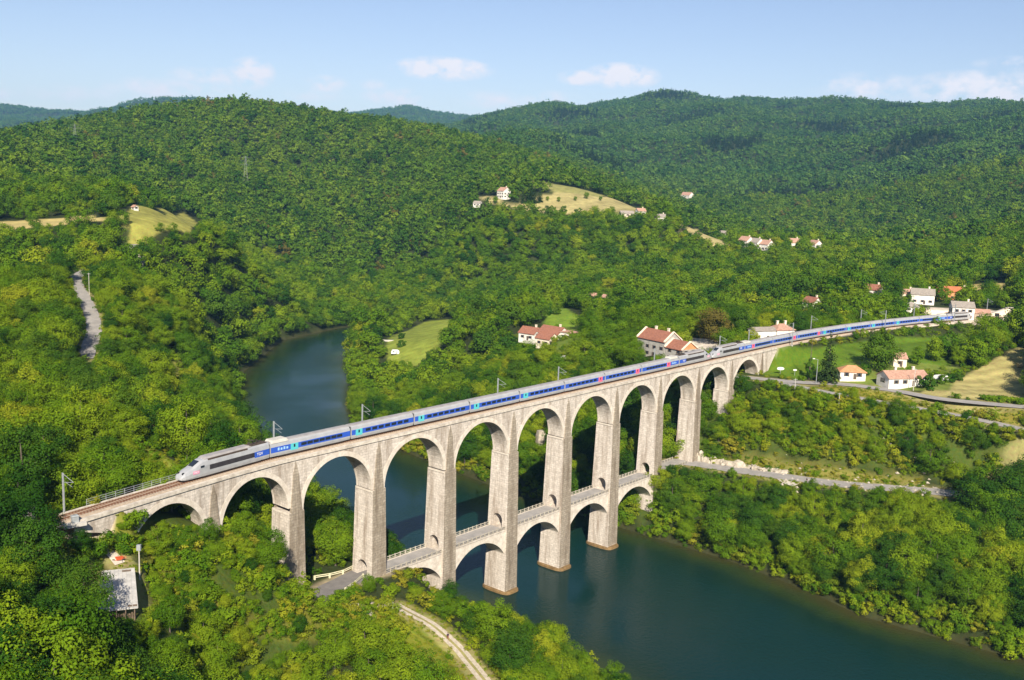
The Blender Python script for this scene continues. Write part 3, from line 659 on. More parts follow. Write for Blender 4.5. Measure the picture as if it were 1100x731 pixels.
# power car: nose at x=0
def power_meshes():
    M = {}; b = MB()
    secs = [(0.0,.62,.95,.5,.60),(.25,.98,1.35,.5,.5),(.9,1.22,1.85,.52,.42),(1.9,1.36,2.25,.55,.4),(3.0,1.42,2.62,.58,.4),(3.9,1.43,3.15,.6,.4),(4.9,1.43,3.62,.62,.4),(6.0,1.43,3.78,.62,.4),(22.3,1.43,3.78,.62,.4)]
    b.loft([sect(x, hw, zt, sh, z0) for x, hw, zt, sh, z0 in secs]); M['body'] = b.data('body', SILVER)
    b = MB(); b.loft([[(x, -1.0, z-.35), (x, 1.0, z-.35), (x, .75, z), (x, -.75, z)] for x, z in ((5.6, 3.80), (6.2, 3.98), (17.2, 3.98), (17.6, 3.82))]); M['roof'] = b.data('roof', ROOFG)
    b = MB()
    for s in (-1, 1): b.box(6.4, 16.5, s*1.14-.10, s*1.14+.10, 3.32, 3.62)
    b.box(17.8, 22.0, -.9, .9, 3.7, 3.84); M['recess'] = b.data('roof_recess', mat('roof_dark', (.055,.04,.03), (.09,.065,.05), 1, .8))
    b = MB()
    for x in (18.2, 19.4, 20.6, 21.6):
        for y in (-.5, .5): b.bar((x, y, 3.8), (x, y, 4.25), .12, 7)
    b.bar((18.3, -.5, 4.2), (21.6, .4, 4.15), .06); b.bar((18.3, .5, 4.2), (20.4, 0, 4.5), .06); b.bar((20.4, 0, 4.5), (18.4, 0, 4.75), .05); b.box(18.3, 18.6, -.8, .8, 4.72, 4.8)
    M['pantograph'] = b.data('pantograph', UNDER)
    b = MB(); b.box(-5.8, 5.8, -HWc-.015, -HWc+.05, 1.45, 2.42); M['band'] = b.data('side_grille', BAND)
    b = MB(); b.box(-2.03, 2.03, -HWc-.014, -HWc+.05, 1.25, 2.44); M['blue'] = b.data('livery_band', BLUE)
    # raked windscreen: follows the nose just above the skin
    b = MB(); b.loft([[(x, -hw, z), (x, hw, z), (x, hw, z-.2), (x, -hw, z-.2)] for x, hw, z in ((3.05, .62, 2.70), (3.9, .72, 3.19), (4.5, .70, 3.50))]); M['windscreen'] = b.data('windscreen', GLASS)
    b = MB(); b.box(-.45, .45, -1.46, -1.40, 2.2, 2.62)
    M['cabwin'] = b.data('cab_window', GLASS)
    b = MB(); b.box(-.75, .75, -1.455, -1.39, 1.25, 1.85)
    M['logo'] = b.data('operator_logo', PLUM)
    b = MB(); b.frus((.55, .9, -.2, .2), (.75, 1.05, -.16, .16), 1.52, 1.86); M['lamp'] = b.data('headlight', DARK)
    return M
MPW = power_meshes(); MBOG = MC[LT]['bogie']; b = MB(); b.box(5, 20, -1.25, 1.25, .22, .5); MSK = b.data('underframe', UNDER)
def text_mesh(s, size, m):
    c = bpy.data.curves.new('lettering', 'FONT'); c.body = s; c.size = size; c.align_x = 'CENTER'; c.align_y = 'CENTER'; c.extrude = .01
    o = bpy.data.objects.new('lettering', c); COL.objects.link(o); dg = bpy.context.evaluated_depsgraph_get(); me = bpy.data.meshes.new_from_object(o.evaluated_get(dg))
    bpy.data.objects.remove(o); me.materials.clear(); me.materials.append(m); return me
TXT1 = text_mesh('SNCF', .52, WHITE); TXT2 = text_mesh('TGV', .85, WHITE)
# arc length along the centre line
sx_ = np.arange(-20, 520, .25); sy_ = yc(sx_); ss_ = np.concatenate([[0], np.cumsum(np.hypot(np.diff(sx_), np.diff(sy_)))])
def at_s(s): return np.interp(s, ss_, sx_), np.interp(s, ss_, sy_)
S0 = float(np.interp(19.6, sx_, ss_))
def place_car(root, s, Lc, flip=False):
    x0, y0 = at_s(s); x1, y1 = at_s(s+Lc); a = math.atan2(y1-y0, x1-x0)
    if flip: x0, y0, a = x1, y1, a+math.pi
    return (x0-root.location.x, y0-root.location.y, ZR-root.location.z), a
def txt(o_mesh, parent, x, z, s, flip):
    """lettering standing on a car side; s=-1 near side"""
    t = link('lettering', o_mesh, parent, (x, s*(HWc+.045), z)); t.rotation_euler = (R(90), 0, 0 if s < 0 else math.pi); return t
def trainset(s, doors, label):
    x0, y0 = at_s(s); root = thing('high_speed_train', label, 'train', (float(x0), float(y0), ZR), 0, 'two coupled high-speed trains on the viaduct')
    pos = s
    def power(flip):
        lc, a = place_car(root, pos, LP, flip); pc = link('power_car', MPW['body'], root, lc, a)
        for k, nm in (('roof','roof'),('recess','roof_recess'),('pantograph','pantograph'),('windscreen','windscreen')): link(nm, MPW[k], pc)
        for k, nm, cx in (('band','side_grille',12.4),('blue','livery_band',20.25),('cabwin','cab_window',4.85),('logo','operator_logo',3.35)):
            link(nm, MPW[k], pc, (cx, 0, 0)); link(nm, MPW[k], pc, (cx, 0, 0), math.pi)
        for s_ in (-1, 1): link('headlight', MPW['lamp'], pc, (0, s_*.62, 0))
        link('underframe', MSK, pc)
        for bx in (4.2, 18.6): link('bogie', MBOG, pc, (bx, 0, 0))
        for sd_ in (-1, 1): txt(TXT1, pc, 3.35, 1.55, sd_, flip); txt(TXT2, pc, 19.6, 1.85, sd_, flip)
        if not flip: link('gangway', MC[LT]['gangway'], pc, (LP, 0, 0))
    power(False); pos += LP
    lens = [LE]+[LT]*6+[LE]
    for k, Lc in enumerate(lens):
        M = MC[Lc]; lc, a = place_car(root, pos, Lc); c = link('passenger_car', M['body'], root, lc, a)
        link('roof', M['roof'], c); link('livery_band', M['band'], c, (Lc/2, 0, 0)); link('livery_band', M['band'], c, (Lc/2, 0, 0), math.pi); link('underframe', M['skirt'], c); link('gangway', M['gangway'], c, (Lc, 0, 0)); link('bogie', M['bogie'], c, (Lc, 0, 0))
        if k == 0: link('bogie', M['bogie'], c, (3.0, 0, 0))
        end = Lc-2.4 if doors[k] == 'p' else 2.4
        dx = 6.4 if (k == 0) else end
        if k == 7: dx = Lc-6.5
        link('door', MDOOR[doors[k]], c, (dx, 0, 0)); d2 = link('door', MDOOR[doors[k]], c, (dx, 0, 0), math.pi)
        lo_, hi_ = (4.4, Lc-1.9) if dx < 5 else (1.9, Lc-4.4)
        if k == 0: lo_, hi_ = 8.2, Lc-2.6
        if k == 7: lo_, hi_ = 2.6, Lc-8.2
        nw = 7
        for j in range(nw):
            x = lo_+.75+(hi_-lo_-1.5)*j/(nw-1); link('window', MWIN, c, (x, 0, 0)); link('window', MWIN, c, (x, 0, 0), math.pi)
        if k in (0, 7):                                          # technical compartment with its roof hood and lettering
            hood = MB(); hx0 = .6 if k == 0 else Lc-5.0; hood.frus((hx0, hx0+4.4, -1.25, 1.25), (hx0+.3, hx0+4.0, -1.0, 1.0), 3.2, 3.85); hood.build('roof_hood', CONC, c)
            for sd_ in (-1, 1):
                tx_ = MB(); q = 2.0 if k == 0 else Lc-4.6
                for e in range(4): tx_.box(q+e*.75, q+e*.75+.45, sd_*(HWc+.03)-.012, sd_*(HWc+.03)+.012, 1.6, 2.2-.12*(e % 2))
                tx_.build('side_emblem', LIGHTB, c)
        pos += Lc
    power(True); pos += LP
    return pos
nx_ = trainset(S0, 'cccccppp', 'silver and blue high-speed train at the front, its nose pointing left along the viaduct')
trainset(nx_+.25, 'pppccccc', 'silver and blue high-speed train coupled behind, curving off the viaduct to the station')

# ------------------------------------------------------------------ catenary masts, posts, signs
def mast(x, off, h=7.4, arm=True, label='', grp='overhead line masts along the railway'):
    p = trk(x, off, ZR-.7); s = -1 if off > 0 else 1
    a = math.atan2(float(yc(x+1))-float(yc(x-1)), 2)
    o = thing('catenary_mast', label, 'mast', p, a, grp)
    b = MB()
    for yy in (-.13, .13): b.box(-.10, .10, yy-.03, yy+.03, 0, h)
    for k in range(int(h/.6)): b.box(-.09, .09, -.1, .1, .3+k*.6, .38+k*.6)
    b.box(-.03, .03, -.1, .1, 0, h); b.build('pole', GALV, o)
    b = MB(); b.box(-.35, .35, -.35, .35, -1.0, .15); b.build('foundation', CONC, o)
    if arm:
        b = MB(); b.bar((0, 0, h-.15), (0, s*2.9, h-1.2), .05, 5); b.bar((0, 0, h-1.7), (0, s*2.9, h-1.2), .05, 5); b.bar((0, s*.9, h-1.6), (0, s*2.6, h-2.1), .035, 5); b.build('bracket_arm', GALV, o)
    return o
masts = [(-2.5, 2.9, 'nearest the left tunnel end, beside the bare track'), (46.5, 2.95, 'behind the join of the front power car and first carriage'), (71.5, 2.95, 'behind the join of the first and second carriages'), (119.5, 2.95, 'on the viaduct behind the fourth carriage'), (146, 2.95, 'on the viaduct behind the sixth carriage joint'),
         (197, 2.95, 'on the viaduct in front of the stone house'), (240, 2.95, 'beside the meeting noses of the two trains'), (262, 2.95, 'near the right end of the viaduct')]
for x, off, d in masts: mast(x, off, label='grey overhead line mast '+d)
for x, off, d in [(285, -3.4, 'in front of the second train by the viaduct end'), (312, 3.2, 'behind the second train above the conifer'), (360, -3.6, 'tall in front of the second train above the round dark tree'), (352, 3.4, 'behind the second train left of the station houses'), (415, -3.4, 'in front of the last power car'), (400, 7.6, 'by the white station house'), (455, 7.6, 'beyond the white station house on the right'), (497, 7.6, 'farthest right beyond the station')]:
    mast(x, off, 9.0, label='grey overhead line mast '+d)
def base_at(u, v):
    p = hit(u, v); return (p[0], p[1], H1(p[0], p[1]))
RZ0 = -math.atan2(.765, .644)
# relay box and switch box by the left end of the track
p = trk(-8, 4.6, 0); o = thing('relay_cabinet', 'pale grey concrete relay cabinet left of the track end', 'cabinet', (p[0], p[1], H1(p[0], p[1])-.1), RZ0)
b = MB(); b.frus((-.8, .8, -.6, .6), (-.75, .75, -.55, .55), 0, 2.2); b.build('body', CONC, o); b = MB(); b.box(-.95, .95, -.75, .75, 2.2, 2.4); b.build('lid', COPE, o); b = MB(); b.box(-.5, .5, -.66, -.62, .4, 1.9); b.build('door', GALV, o)
p = trk(-4.3, -2.6, 0); o = thing('trackside_cabinet', 'small grey metal cabinet on a slab on the near side of the track', 'cabinet', (p[0], p[1], ZT+.3), -.15)
b = MB(); b.box(-.55, .55, -.4, .4, .1, 1.2); b.build('body', GALV, o); b = MB(); b.frus((-.65, .65, -.5, .5), (-.5, .5, -.35, .35), 1.2, 1.4); b.build('lid', GALV, o); b = MB(); b.box(-2.0, 1.6, -1.2, .6, -.4, .1); b.build('slab', CONC, o)
def sign_oval(u, v, h, wd, label):
    o = thing('oval_sign', label, 'sign', base_at(u, v), RZ0)
    b = MB(); b.bar((0, 0, -.3), (0, 0, h), .07, 6); b.build('post', GALV, o)
    b = MB(); rg = [[(wd*math.cos(t), y, h+wd*.42*math.sin(t)+.2) for t in np.linspace(0, 2*math.pi, 20, endpoint=False)] for y in (-.12, -.05)]; b.loft(rg); b.build('panel', WHITE, o)
sign_oval(838, 403, 2.2, 1.35, 'larger white oval sign on a short post on the green embankment')
sign_oval(853.5, 404, 2.0, .7, 'smaller white oval sign on a short post on the green embankment')
def pole(u, v, h, label, lamp=False, box=False, name='utility_pole', grp=None):
    o = thing(name, label, 'pole' if not lamp else 'street lamp', base_at(u, v), RZ0, grp)
    b = MB(); b.bar((0, 0, -.5), (0, 0, h), .13, 7, r2=.09); b.build('post', CONC if not lamp else GALV, o)
    if lamp:
        b = MB(); b.bar((0, 0, h), (-1.3, 0, h+.25), .05, 5); b.build('arm', GALV, o); b = MB(); b.frus((-1.9, -1.1, -.16, .16), (-1.8, -1.2, -.1, .1), h+.18, h+.38); b.build('lamp_head', WHITE, o)
    elif box:
        b = MB(); b.box(-.35, .35, -.25, .25, h-.9, h+.1); b.build('box', GALV, o)
    else:
        b = MB(); b.bar((-.7, 0, h-.4), (.7, 0, h-.4), .06, 5); b.build('crossarm', GALV, o)
pole(876.5, 413, 9, 'thin street lamp beside the dark conifer at the bend of the upper road', lamp=True, name='street_lamp')
pole(150, 622, 6, 'thin grey post carrying a pale box in the scrub right of the shed', box=True, name='equipment_post')
for u, v, h, d in [(981, 420, 8, 'in front of the long pink roofed cottage'), (853, 428, 7, 'at the fork of the two roads'), (925, 322, 9, 'left of the red roofed house in the trees'), (966, 318, 9, 'among the trees above the station houses'), (900, 447, 8, 'below the branch road on the wooded slope'), (806, 345, 8, 'among the trees behind the gatehouse'), (96, 318, 9, 'beside the hillside road on the left')]:
    pole(u, v, h, 'thin pale utility pole '+d, grp='utility poles')
PYL = mat('weathered_steel', (.16,.18,.18), (.22,.24,.24), 1, .7)
def pylon(u, v, D, h, label):
    P = atD(u, v, D); z = H1(P[0], P[1]); o = thing('lattice_pylon', label, 'pylon', (P[0], P[1], z), RZ0+.5, 'power line pylons on the wooded hill')
    b = MB(); r = .075
    lev = [(0, 3.0), (.35*h, 1.9), (.65*h, 1.1), (h, .35)]
    for (z0, w0), (z1, w1) in zip(lev[:-1], lev[1:]):
        for k in range(4):
            sx1, sy1 = [(1,1),(1,-1),(-1,-1),(-1,1)][k]; sx2, sy2 = [(1,1),(1,-1),(-1,-1),(-1,1)][(k+1) % 4]
            b.bar((sx1*w0, sy1*w0, z0), (sx1*w1, sy1*w1, z1), r, 4); b.bar((sx1*w0, sy1*w0, z0), (sx2*w1, sy2*w1, z1), r*.6, 4); b.bar((sx2*w0, sy2*w0, z0), (sx1*w1, sy1*w1, z1), r*.6, 4); b.bar((sx1*w1, sy1*w1, z1), (sx2*w1, sy2*w1, z1), r*.6, 4)
    b.build('tower', PYL, o)
    for zz, ww in ((.72*h, 5.5), (.84*h, 7), (.95*h, 4.5)):
        b = MB(); b.bar((-ww, 0, zz), (ww, 0, zz), r, 4); b.bar((-ww, 0, zz), (0, 0, zz+1.6), r*.7, 4); b.bar((ww, 0, zz), (0, 0, zz+1.6), r*.7, 4); b.build('crossarm', PYL, o)
pylon(264, 197, 1260, 36, 'grey lattice pylon standing in the forest at mid hill')
pylon(81, 162, 1330, 30, 'faint lattice pylon in the forest high on the left')
# guard rails of the road at the left bridge head
def fence_line(name, pts, label, h=1.0, step=3.5, m=WHITE, rails=(.55, .95)):
    O = Vector(pts[0]); o = thing(name, label, 'railing', O); P = smooth_line(pts, 10)
    dd = np.concatenate([[0], np.cumsum(np.linalg.norm(np.diff(P, axis=0), axis=1))]); ns = max(2, int(dd[-1]/step)+1); b = MB()
    Q = [Vector([float(np.interp(s, dd, P[:, k])) for k in range(3)])-O for s in np.linspace(0, dd[-1], ns)]
    for q in Q: b = MB(); b.box(q.x-.17, q.x+.17, q.y-.17, q.y+.17, q.z-.4, q.z+h); b.build('post', m, o)
    for r_ in rails:
        b = MB(); b.loft([[(q.x+e, q.y+e, q.z+r_+f) for e, f in ((-.06, -.07), (.06, -.07), (.06, .07), (-.06, .07))] for q in Q]); b.build('rail', m, o)
YELW = mat('weathered_cream_paint', (.58,.55,.36), (.68,.65,.46), 1, .8)
fence_line('road_railing', pz((338,623,18.2),(352,621,18.2),(367,617.5,18.2),(379,612,18.2)), 'cream post and rail fence on the far side of the west bridgehead road', m=YELW)
fence_line('road_parapet', pz((390,621,18.2),(380,630,18.2),(371,636,18.3)), 'pale post and rail fence on the near side of the west bridgehead road', m=YELW)
# signpost at the head of the gravel path
o = thing('path_post', 'short white post at the top of the gravel path beside the pier', 'post', tuple(onz(422, 659, 15.4)), 0); b = MB(); b.box(-.12, .12, -.12, .12, -.3, 2.3); b.build('post', WHITE, o); b = MB(); b.frus((-.16,.16,-.16,.16), (-.02,.02,-.02,.02), 2.3, 2.45); b.build('cap', WHITE, o)

# ------------------------------------------------------------------ buildings
PLAST = mat('white_plaster', (.54,.50,.44), (.78,.75,.69), .5, .9)
CREAM = mat('cream_plaster', (.66,.56,.43), (.75,.65,.52), .6, .9)
GREYST = mat('grey_rubble', (.27,.26,.24), (.40,.38,.34), 1.2, .95)
ORANGE = mat('orange_render', (.50,.22,.09), (.58,.30,.14), .7, .9)
TILE = mat('red_tiles', (.20,.080,.052), (.31,.135,.088), 1.4, .9, .4)
TILEP = mat('pink_tiles', (.30,.165,.12), (.46,.28,.205), 1.4, .9, .4)
TILEO = mat('orange_tiles', (.36,.105,.045), (.46,.17,.075), 1.2, .9, .4)
TILEG = mat('grey_tiles', (.22,.19,.165), (.32,.28,.24), 1.2, .9, .4)
SHUT = mat('shutter', (.10,.075,.06), None, rough=.7)
PREF = {'walls': [], }
FOOT = []
def house(u, v, w, d, hw, hr, a, label, wall=PLAST, roof=TILE, hip=False, win=None, chim=1, base=None, cat='house', grp=None, name='house', extra=None, gable=None, parapet=False):
    p = base if base is not None else base_at(u, v)
    o = thing(name, label, cat, p, RZ0+R(a), grp); FOOT.append((p[0], p[1], max(w, d)*.5+2.5))
    b = MB(); X, Y = w/2, d/2
    b.box(-X, X, -Y, Y, -1.5, hw)
    if not hip:
        for s in (-1, 1): b.add([(s*X, -Y, hw), (s*X, Y, hw), (s*X, 0, hw+hr)], [(0,1,2) if s > 0 else (2,1,0)], 1 if gable else 0)
    b.build('wall', [wall, gable or wall], o)
    b = MB(); e = .45; t = .18; g = .35
    k = hr/Y
    if hip:
        r_ = max(.1, X-Y)
        v_ = [(-X-e,-Y-e,hw-k*e),(X+e,-Y-e,hw-k*e),(X+e,Y+e,hw-k*e),(-X-e,Y+e,hw-k*e),(-r_,0,hw+hr),(r_,0,hw+hr)]
        v2 = [(x, y, z+t) for x, y, z in v_]; b.add(v_+v2, [(6,7,11,10),(7,8,11),(8,9,10,11),(9,6,10),(0,1,7,6),(1,2,8,7),(2,3,9,8),(3,0,6,9),(0,3,2,1)])
    else:
        for s in (-1, 1):
            pr = [(-X-g, 0, hw+hr+.02), (-X-g, s*(Y+e), hw-k*e+.02), (X+g, s*(Y+e), hw-k*e+.02), (X+g, 0, hw+hr+.02)]
            v_ = pr+[(x, y, z+t) for x, y, z in pr]; f = [(4,5,6,7),(0,3,2,1),(0,1,5,4),(1,2,6,5),(2,3,7,6),(3,0,4,7)]
            b.add(v_, f if s < 0 else [q[::-1] for q in f])
    ro = b.build('roof', roof, o)
    for c in range(chim):
        b = MB(); cx = X*(.55-.9*c); b.box(cx-.4, cx+.4, .4, 1.1, hw+hr*.4, hw+hr+1.1); b.box(cx-.5, cx+.5, .3, 1.2, hw+hr+1.1, hw+hr+1.3); b.build('chimney', [CREAM], ro)
    if parapet:
        for s in (-1, 1):
            b = MB(); rg = [[(s*X+q, y, z) for q in (-.3, .35) for z in ()] for y in ()]
            for sy in (-1, 1):
                pr = [(s*X-.3, 0, hw+hr+.1), (s*X-.3, sy*(Y+.5), hw-.1), (s*X+.4, sy*(Y+.5), hw-.1), (s*X+.4, 0, hw+hr+.1)]
                v_ = pr+[(x, y, z+.45) for x, y, z in pr]; f = [(4,5,6,7),(0,3,2,1),(0,1,5,4),(1,2,6,5),(2,3,7,6),(3,0,4,7)]
                b.add(v_, f if sy < 0 else [q[::-1] for q in f])
            b.build('gable_coping', [CREAM], ro)
    # openings: list of (side, pos, z, w, h); sides f(-y) b(+y) l(-x) r(+x)
    if win is None:
        win = []
        for s, Ls in (('f', w), ('b', w), ('l', d), ('r', d)):
            nwin = max(1, int(Ls/3.2))
            for st in range(max(1, int(hw/2.7))):
                for j in range(nwin):
                    q = -Ls/2+Ls*(j+.5)/nwin
                    win.append((s, q, 1.0+st*2.7, .95, 1.25))
        win.append(('f', w*.08, 0, 1.1, 2.05))
    for (s, q, z, ww, hh) in win:
        isd = z == 0; b = MB()
        if s in 'fb':
            sy = -1 if s == 'f' else 1; y = sy*Y
            b.box(q-ww/2, q+ww/2, y-.02, y+.02, z, z+hh, 0)
            if not isd:
                for e_ in (-1, 1): b.box(q+e_*(ww/2+.24)-.22, q+e_*(ww/2+.24)+.22, y-.05, y+.05, z-.05, z+hh+.05, 1)
        else:
            sx = -1 if s == 'l' else 1; x = sx*X
            b.box(x-.02, x+.02, q-ww/2, q+ww/2, z, z+hh, 0)
            if not isd:
                for e_ in (-1, 1): b.box(x-.05, x+.05, q+e_*(ww/2+.24)-.22, q+e_*(ww/2+.24)+.22, z-.05, z+hh+.05, 1)
        b.build('door' if isd else 'window', [SHUT if isd else GLASS, SHUT], o)
    return o
def off(p, a, x, y):
    c, s = math.cos(RZ0+R(a)), math.sin(RZ0+R(a)); q = (p[0]+c*x-s*y, p[1]+s*x+c*y); return (q[0], q[1], p[2])
# stone house by the viaduct
p = tuple(onz(707, 383, 43.5)); A1 = -52
house(0, 0, 15, 9, 7.2, 3.3, A1, 'long grey stone house with red tiled roof behind the viaduct', GREYST, TILE, base=p, parapet=True, chim=2)
p2 = off(p, A1, 12.2, -.3); house(0, 0, 9, 8, 5.4, 2.7, A1, 'lower stone annexe with orange gable joined to the long grey stone house', GREYST, TILE, base=p2, parapet=True, gable=ORANGE, chim=0, name='annexe')
p3 = off(p, A1, 20.5, -2.2); house(0, 0, 4.2, 4.2, 2.6, 1.5, A1, 'small square outbuilding with red hipped roof close behind the train', CREAM, TILEO, hip=True, base=p3, chim=0, name='outbuilding', cat='outbuilding')
# villa with three red roofs
p = tuple(onz(590, 369, 35)); A2 = -40
house(0, 0, 12, 9, 5, 2.8, A2, 'white villa with red gabled roof in the trees, tallest of three joined wings', PLAST, TILE, base=off(p, A2, 0, 3), chim=1, name='villa')
house(0, 0, 7, 6.5, 6.3, .5, A2, 'white two-storey wing with flat roof at the right end of the villa', PLAST, TILEP, base=off(p, A2, 9.6, 3.4), chim=0, hip=True, name='villa_wing')
house(0, 0, 8, 7, 3.6, 2.4, A2, 'lower front wing of the villa with red roof', CREAM, TILE, base=off(p, A2, 3, -5.6), chim=0, name='villa_wing')
house(0, 0, 9, 7.5, 3.4, 2.6, A2+4, 'separate white house with red roof left of the villa', PLAST, TILE, base=off(p, A2, -13, 2), chim=1)
# gatehouse behind the second train
p = tuple(onz(818, 366, 50.3)); house(0, 0, 10, 5, 4.4, 1.0, 22, 'long white building with low roof close behind the second train', PLAST, TILEG, base=p, chim=0, win=[('f', 1.2, 0, 1.1, 2.3), ('r', 0, 1.4, .8, 1.2)], cat='building', name='railway_building')
house(0, 0, 8.5, 6.5, 4.6, 1.9, 22, 'white house with brownish hipped roof joined to the long white building by the train', PLAST, TILEP, hip=True, base=off(p, 22, 9.4, .4), chim=2)
# station group
stn = [(952,336,53,None)]
house(990, 326, 12, 9, 5.2, 2.8, -18, 'white house with brown-grey gabled roof above the end of the second train', PLAST, TILEG)
house(1024, 322, 20, 8, 4.8, 2.6, -8, 'long orange rendered building with bright red roof by the station', ORANGE, TILEO, chim=1, cat='building', name='long_building')
p = tuple(onz(1032, 343, 51.5)); house(0, 0, 10, 8.5, 6.2, 2.3, -12, 'white two-storey station house at the end of the second train', PLAST, TILEG, base=p, chim=1, win=[('f',-3,1,.9,1.4),('f',0,1,.9,1.4),('f',3,1,.9,1.4),('f',-3,3.9,.9,1.3),('f',0,3.9,.9,1.3),('f',3,3.9,.9,1.3),('l',-2,3.9,.9,1.3),('l',2,3.9,.9,1.3),('l',0,0,1.1,2.1),('r',0,3.9,.9,1.3)], name='station_house')
house(0, 0, 7, 6, 3.6, 1.6, -12, 'low brown annexe on the right of the white station house', mat('brown_render', (.34,.26,.19), (.42,.33,.25), .8, .9), TILEP, base=off(p, -12, 9.2, 1), chim=0, name='annexe')
house(971, 322, 11, 7, 3.8, 2.0, -10, 'cream house with pink tiled roof left of the station', CREAM, TILEP)
house(978, 335, 7, 6, 3.0, 2.0, -5, 'small white house with grey hipped roof behind the second train', PLAST, TILEG, hip=True, chim=0)
p = base_at(1004, 338); o = thing('retaining_wall', 'low pale beige retaining wall between the station houses', 'wall', p, RZ0); b = MB(); b.box(-9, 9, -.3, .3, -1, 2.3); b.build('wall', CREAM, o); b = MB(); b.box(-9.2, 9.2, -.45, .45, 2.3, 2.5); b.build('coping', COPE, o)
p = base_at(1070, 341); o = thing('loading_ramp', 'pale sloping concrete ramp with a dark opening beyond the station', 'ramp', p, RZ0-.2); o.scale = (.62, .7, .72)
b = MB(); b.loft([[(x, -1.6, -1), (x, 1.6, -1), (x, 1.6, z), (x, -1.6, z)] for x, z in ((-8, .8), (0, 4.0), (8, 7.0), (14, 7.4))]); b.build('ramp', CREAM, o); b = MB(); b.box(-1.6, 1.8, -1.66, -1.55, 0.2, 3.0); b.build('opening', DARK, o); b = MB(); b.loft([[(x, -1.75, z), (x, 1.75, z), (x, 1.75, z+.25), (x, -1.75, z+.25)] for x, z in ((-8, .82), (0, 4.02), (8, 7.02), (14, 7.42))]); b.build('coping', COPE, o)
house(937, 318, 10, 8, 3.8, 2.6, -38, 'white gabled house with red-brown roof half hidden in trees', PLAST, TILE, chim=1)
house(872, 331, 8, 6.5, 3.2, 2.6, -62, 'small white gabled house with red roof among trees above the second train', PLAST, TILE, chim=1)
house(858, 358, 4.5, 4, 2.6, 1.2, 10, 'tiny pale hut with pink roof just behind the second train', PLAST, TILEP, chim=0, name='hut', cat='hut')
# cottages by the upper road
house(914, 406, 9, 6, 2.8, 1.7, -6, 'white cottage with tan orange hipped roof right of the dark conifer', PLAST, mat('tan_tiles', (.42,.19,.085), (.52,.27,.14), 1.3, .9, .4), hip=True, chim=0, name='cottage')
house(969, 413, 16, 7.5, 3.0, 2.0, 14, 'long low white cottage with pink tiled roof beside the upper road', PLAST, TILEP, chim=2, name='cottage', win=[('f',-5,1,1,1.3),('f',-1.5,1,1,1.3),('f',2,0,1.1,2.1),('f',5,1,1,1.3),('l',0,.9,1.6,1.5),('b',-4,1,1,1.3),('b',4,1,1,1.3)])
house(964, 393, 5, 5, 3.4, 1.6, 0, 'small pinkish outbuilding behind the round dark tree', CREAM, TILEP, chim=0, name='outbuilding', cat='outbuilding')
# hill houses
house(541, 213, 10, 9, 7, 3.4, -50, 'tall white gabled farmhouse among trees at the top of the hill field', PLAST, TILEP)
house(513, 222, 7, 6, 3.2, 2.0, -20, 'small white house with brown roof below the hill field', PLAST, TILEG, chim=0)
house(673, 233, 12, 6, 3.0, 2.2, 10, 'low barn with grey roof at the right end of the hill field', CREAM, TILEG, chim=0, name='barn', cat='barn')
house(688, 231, 8, 6, 3.6, 2.2, 20, 'white house with pink roof on the hill spur', PLAST, TILEP)
house(709, 238, 9, 7, 4, 2.4, -20, 'white house half hidden at the top of the tan slope', PLAST, TILEG)
for u, v, lab, rf, a in [(778, 257, 'leftmost white house of the far hamlet, half behind trees', TILEG, -40), (801, 265, 'white gabled house in the far hamlet, left of three in a row', TILEP, -55), (812, 267, 'white gabled house in the far hamlet, middle of three in a row', TILEG, -55), (823, 269, 'white gabled house in the far hamlet, right of three in a row', TILEP, -55), (852, 267, 'pink roofed house in the far hamlet right of the white row', TILEP, -10), (875, 269, 'pink roofed house standing farthest right in the far hamlet', TILEP, -65)]:
    house(u, v, 10, 8.5, 5.2, 3.4, a, lab, PLAST, rf, grp='houses of the far hamlet')
house(738, 216, 20, 12, 10, 5, -50, 'lone pale building on the far wooded mountainside', PLAST, TILEP, chim=0, cat='building', name='hillside_building')
house(145, 226, 3.6, 3, 2.2, 1.1, -40, 'tiny white shed at the top edge of the left meadow', PLAST, TILEP, chim=0, name='shed', cat='shed')
house(636, 323, 6, 5, 3, 2, -20, 'small cream house with pale roof in woods above the villa lawn', CREAM, TILEP, chim=0)
house(651, 325, 5, 5, 3, 2, -50, 'small white gabled house in woods above the villa', PLAST, TILEP, chim=0)
# shed with sheet roof on the left
O = (-4.6, -21.5, 40.3); o = thing('open_shed', 'open timber shed with large pale sheet metal roof in the left scrub', 'shed', O, 0)
long_ = Vector((8.1, 14.5, 0)).normalized(); side = Vector((long_.y, -long_.x, 0)); lz, wz = 6.6, 3.15
def shp(a_, b_, z): q = long_*a_+side*b_; return (q.x, q.y, z)
SHEET = mat('sheet_metal_roof', (.38,.365,.34), (.53,.51,.48), .7, .55, stretch=(1, 1, 1))
b = MB(); pr = [shp(-lz, -wz, 2.75), shp(-lz, wz, 2.75), shp(lz, wz-.4, 4.3), shp(lz, -wz+.9, 4.3)]; v_ = pr+[(x, y, z+.12) for x, y, z in pr]; b.add(v_, [(4,5,6,7),(0,3,2,1),(0,1,5,4),(1,2,6,5),(2,3,7,6),(3,0,4,7)]); ro = b.build('roof', SHEET, o)
b = MB()
for j in range(9):
    t = -1+2*j/8
    b.bar(shp(-lz, wz*t, 2.9), shp(lz, (wz-.6)*t+.2, 4.45), .05, 4)
b.build('roof_ribs', SHEET, ro)
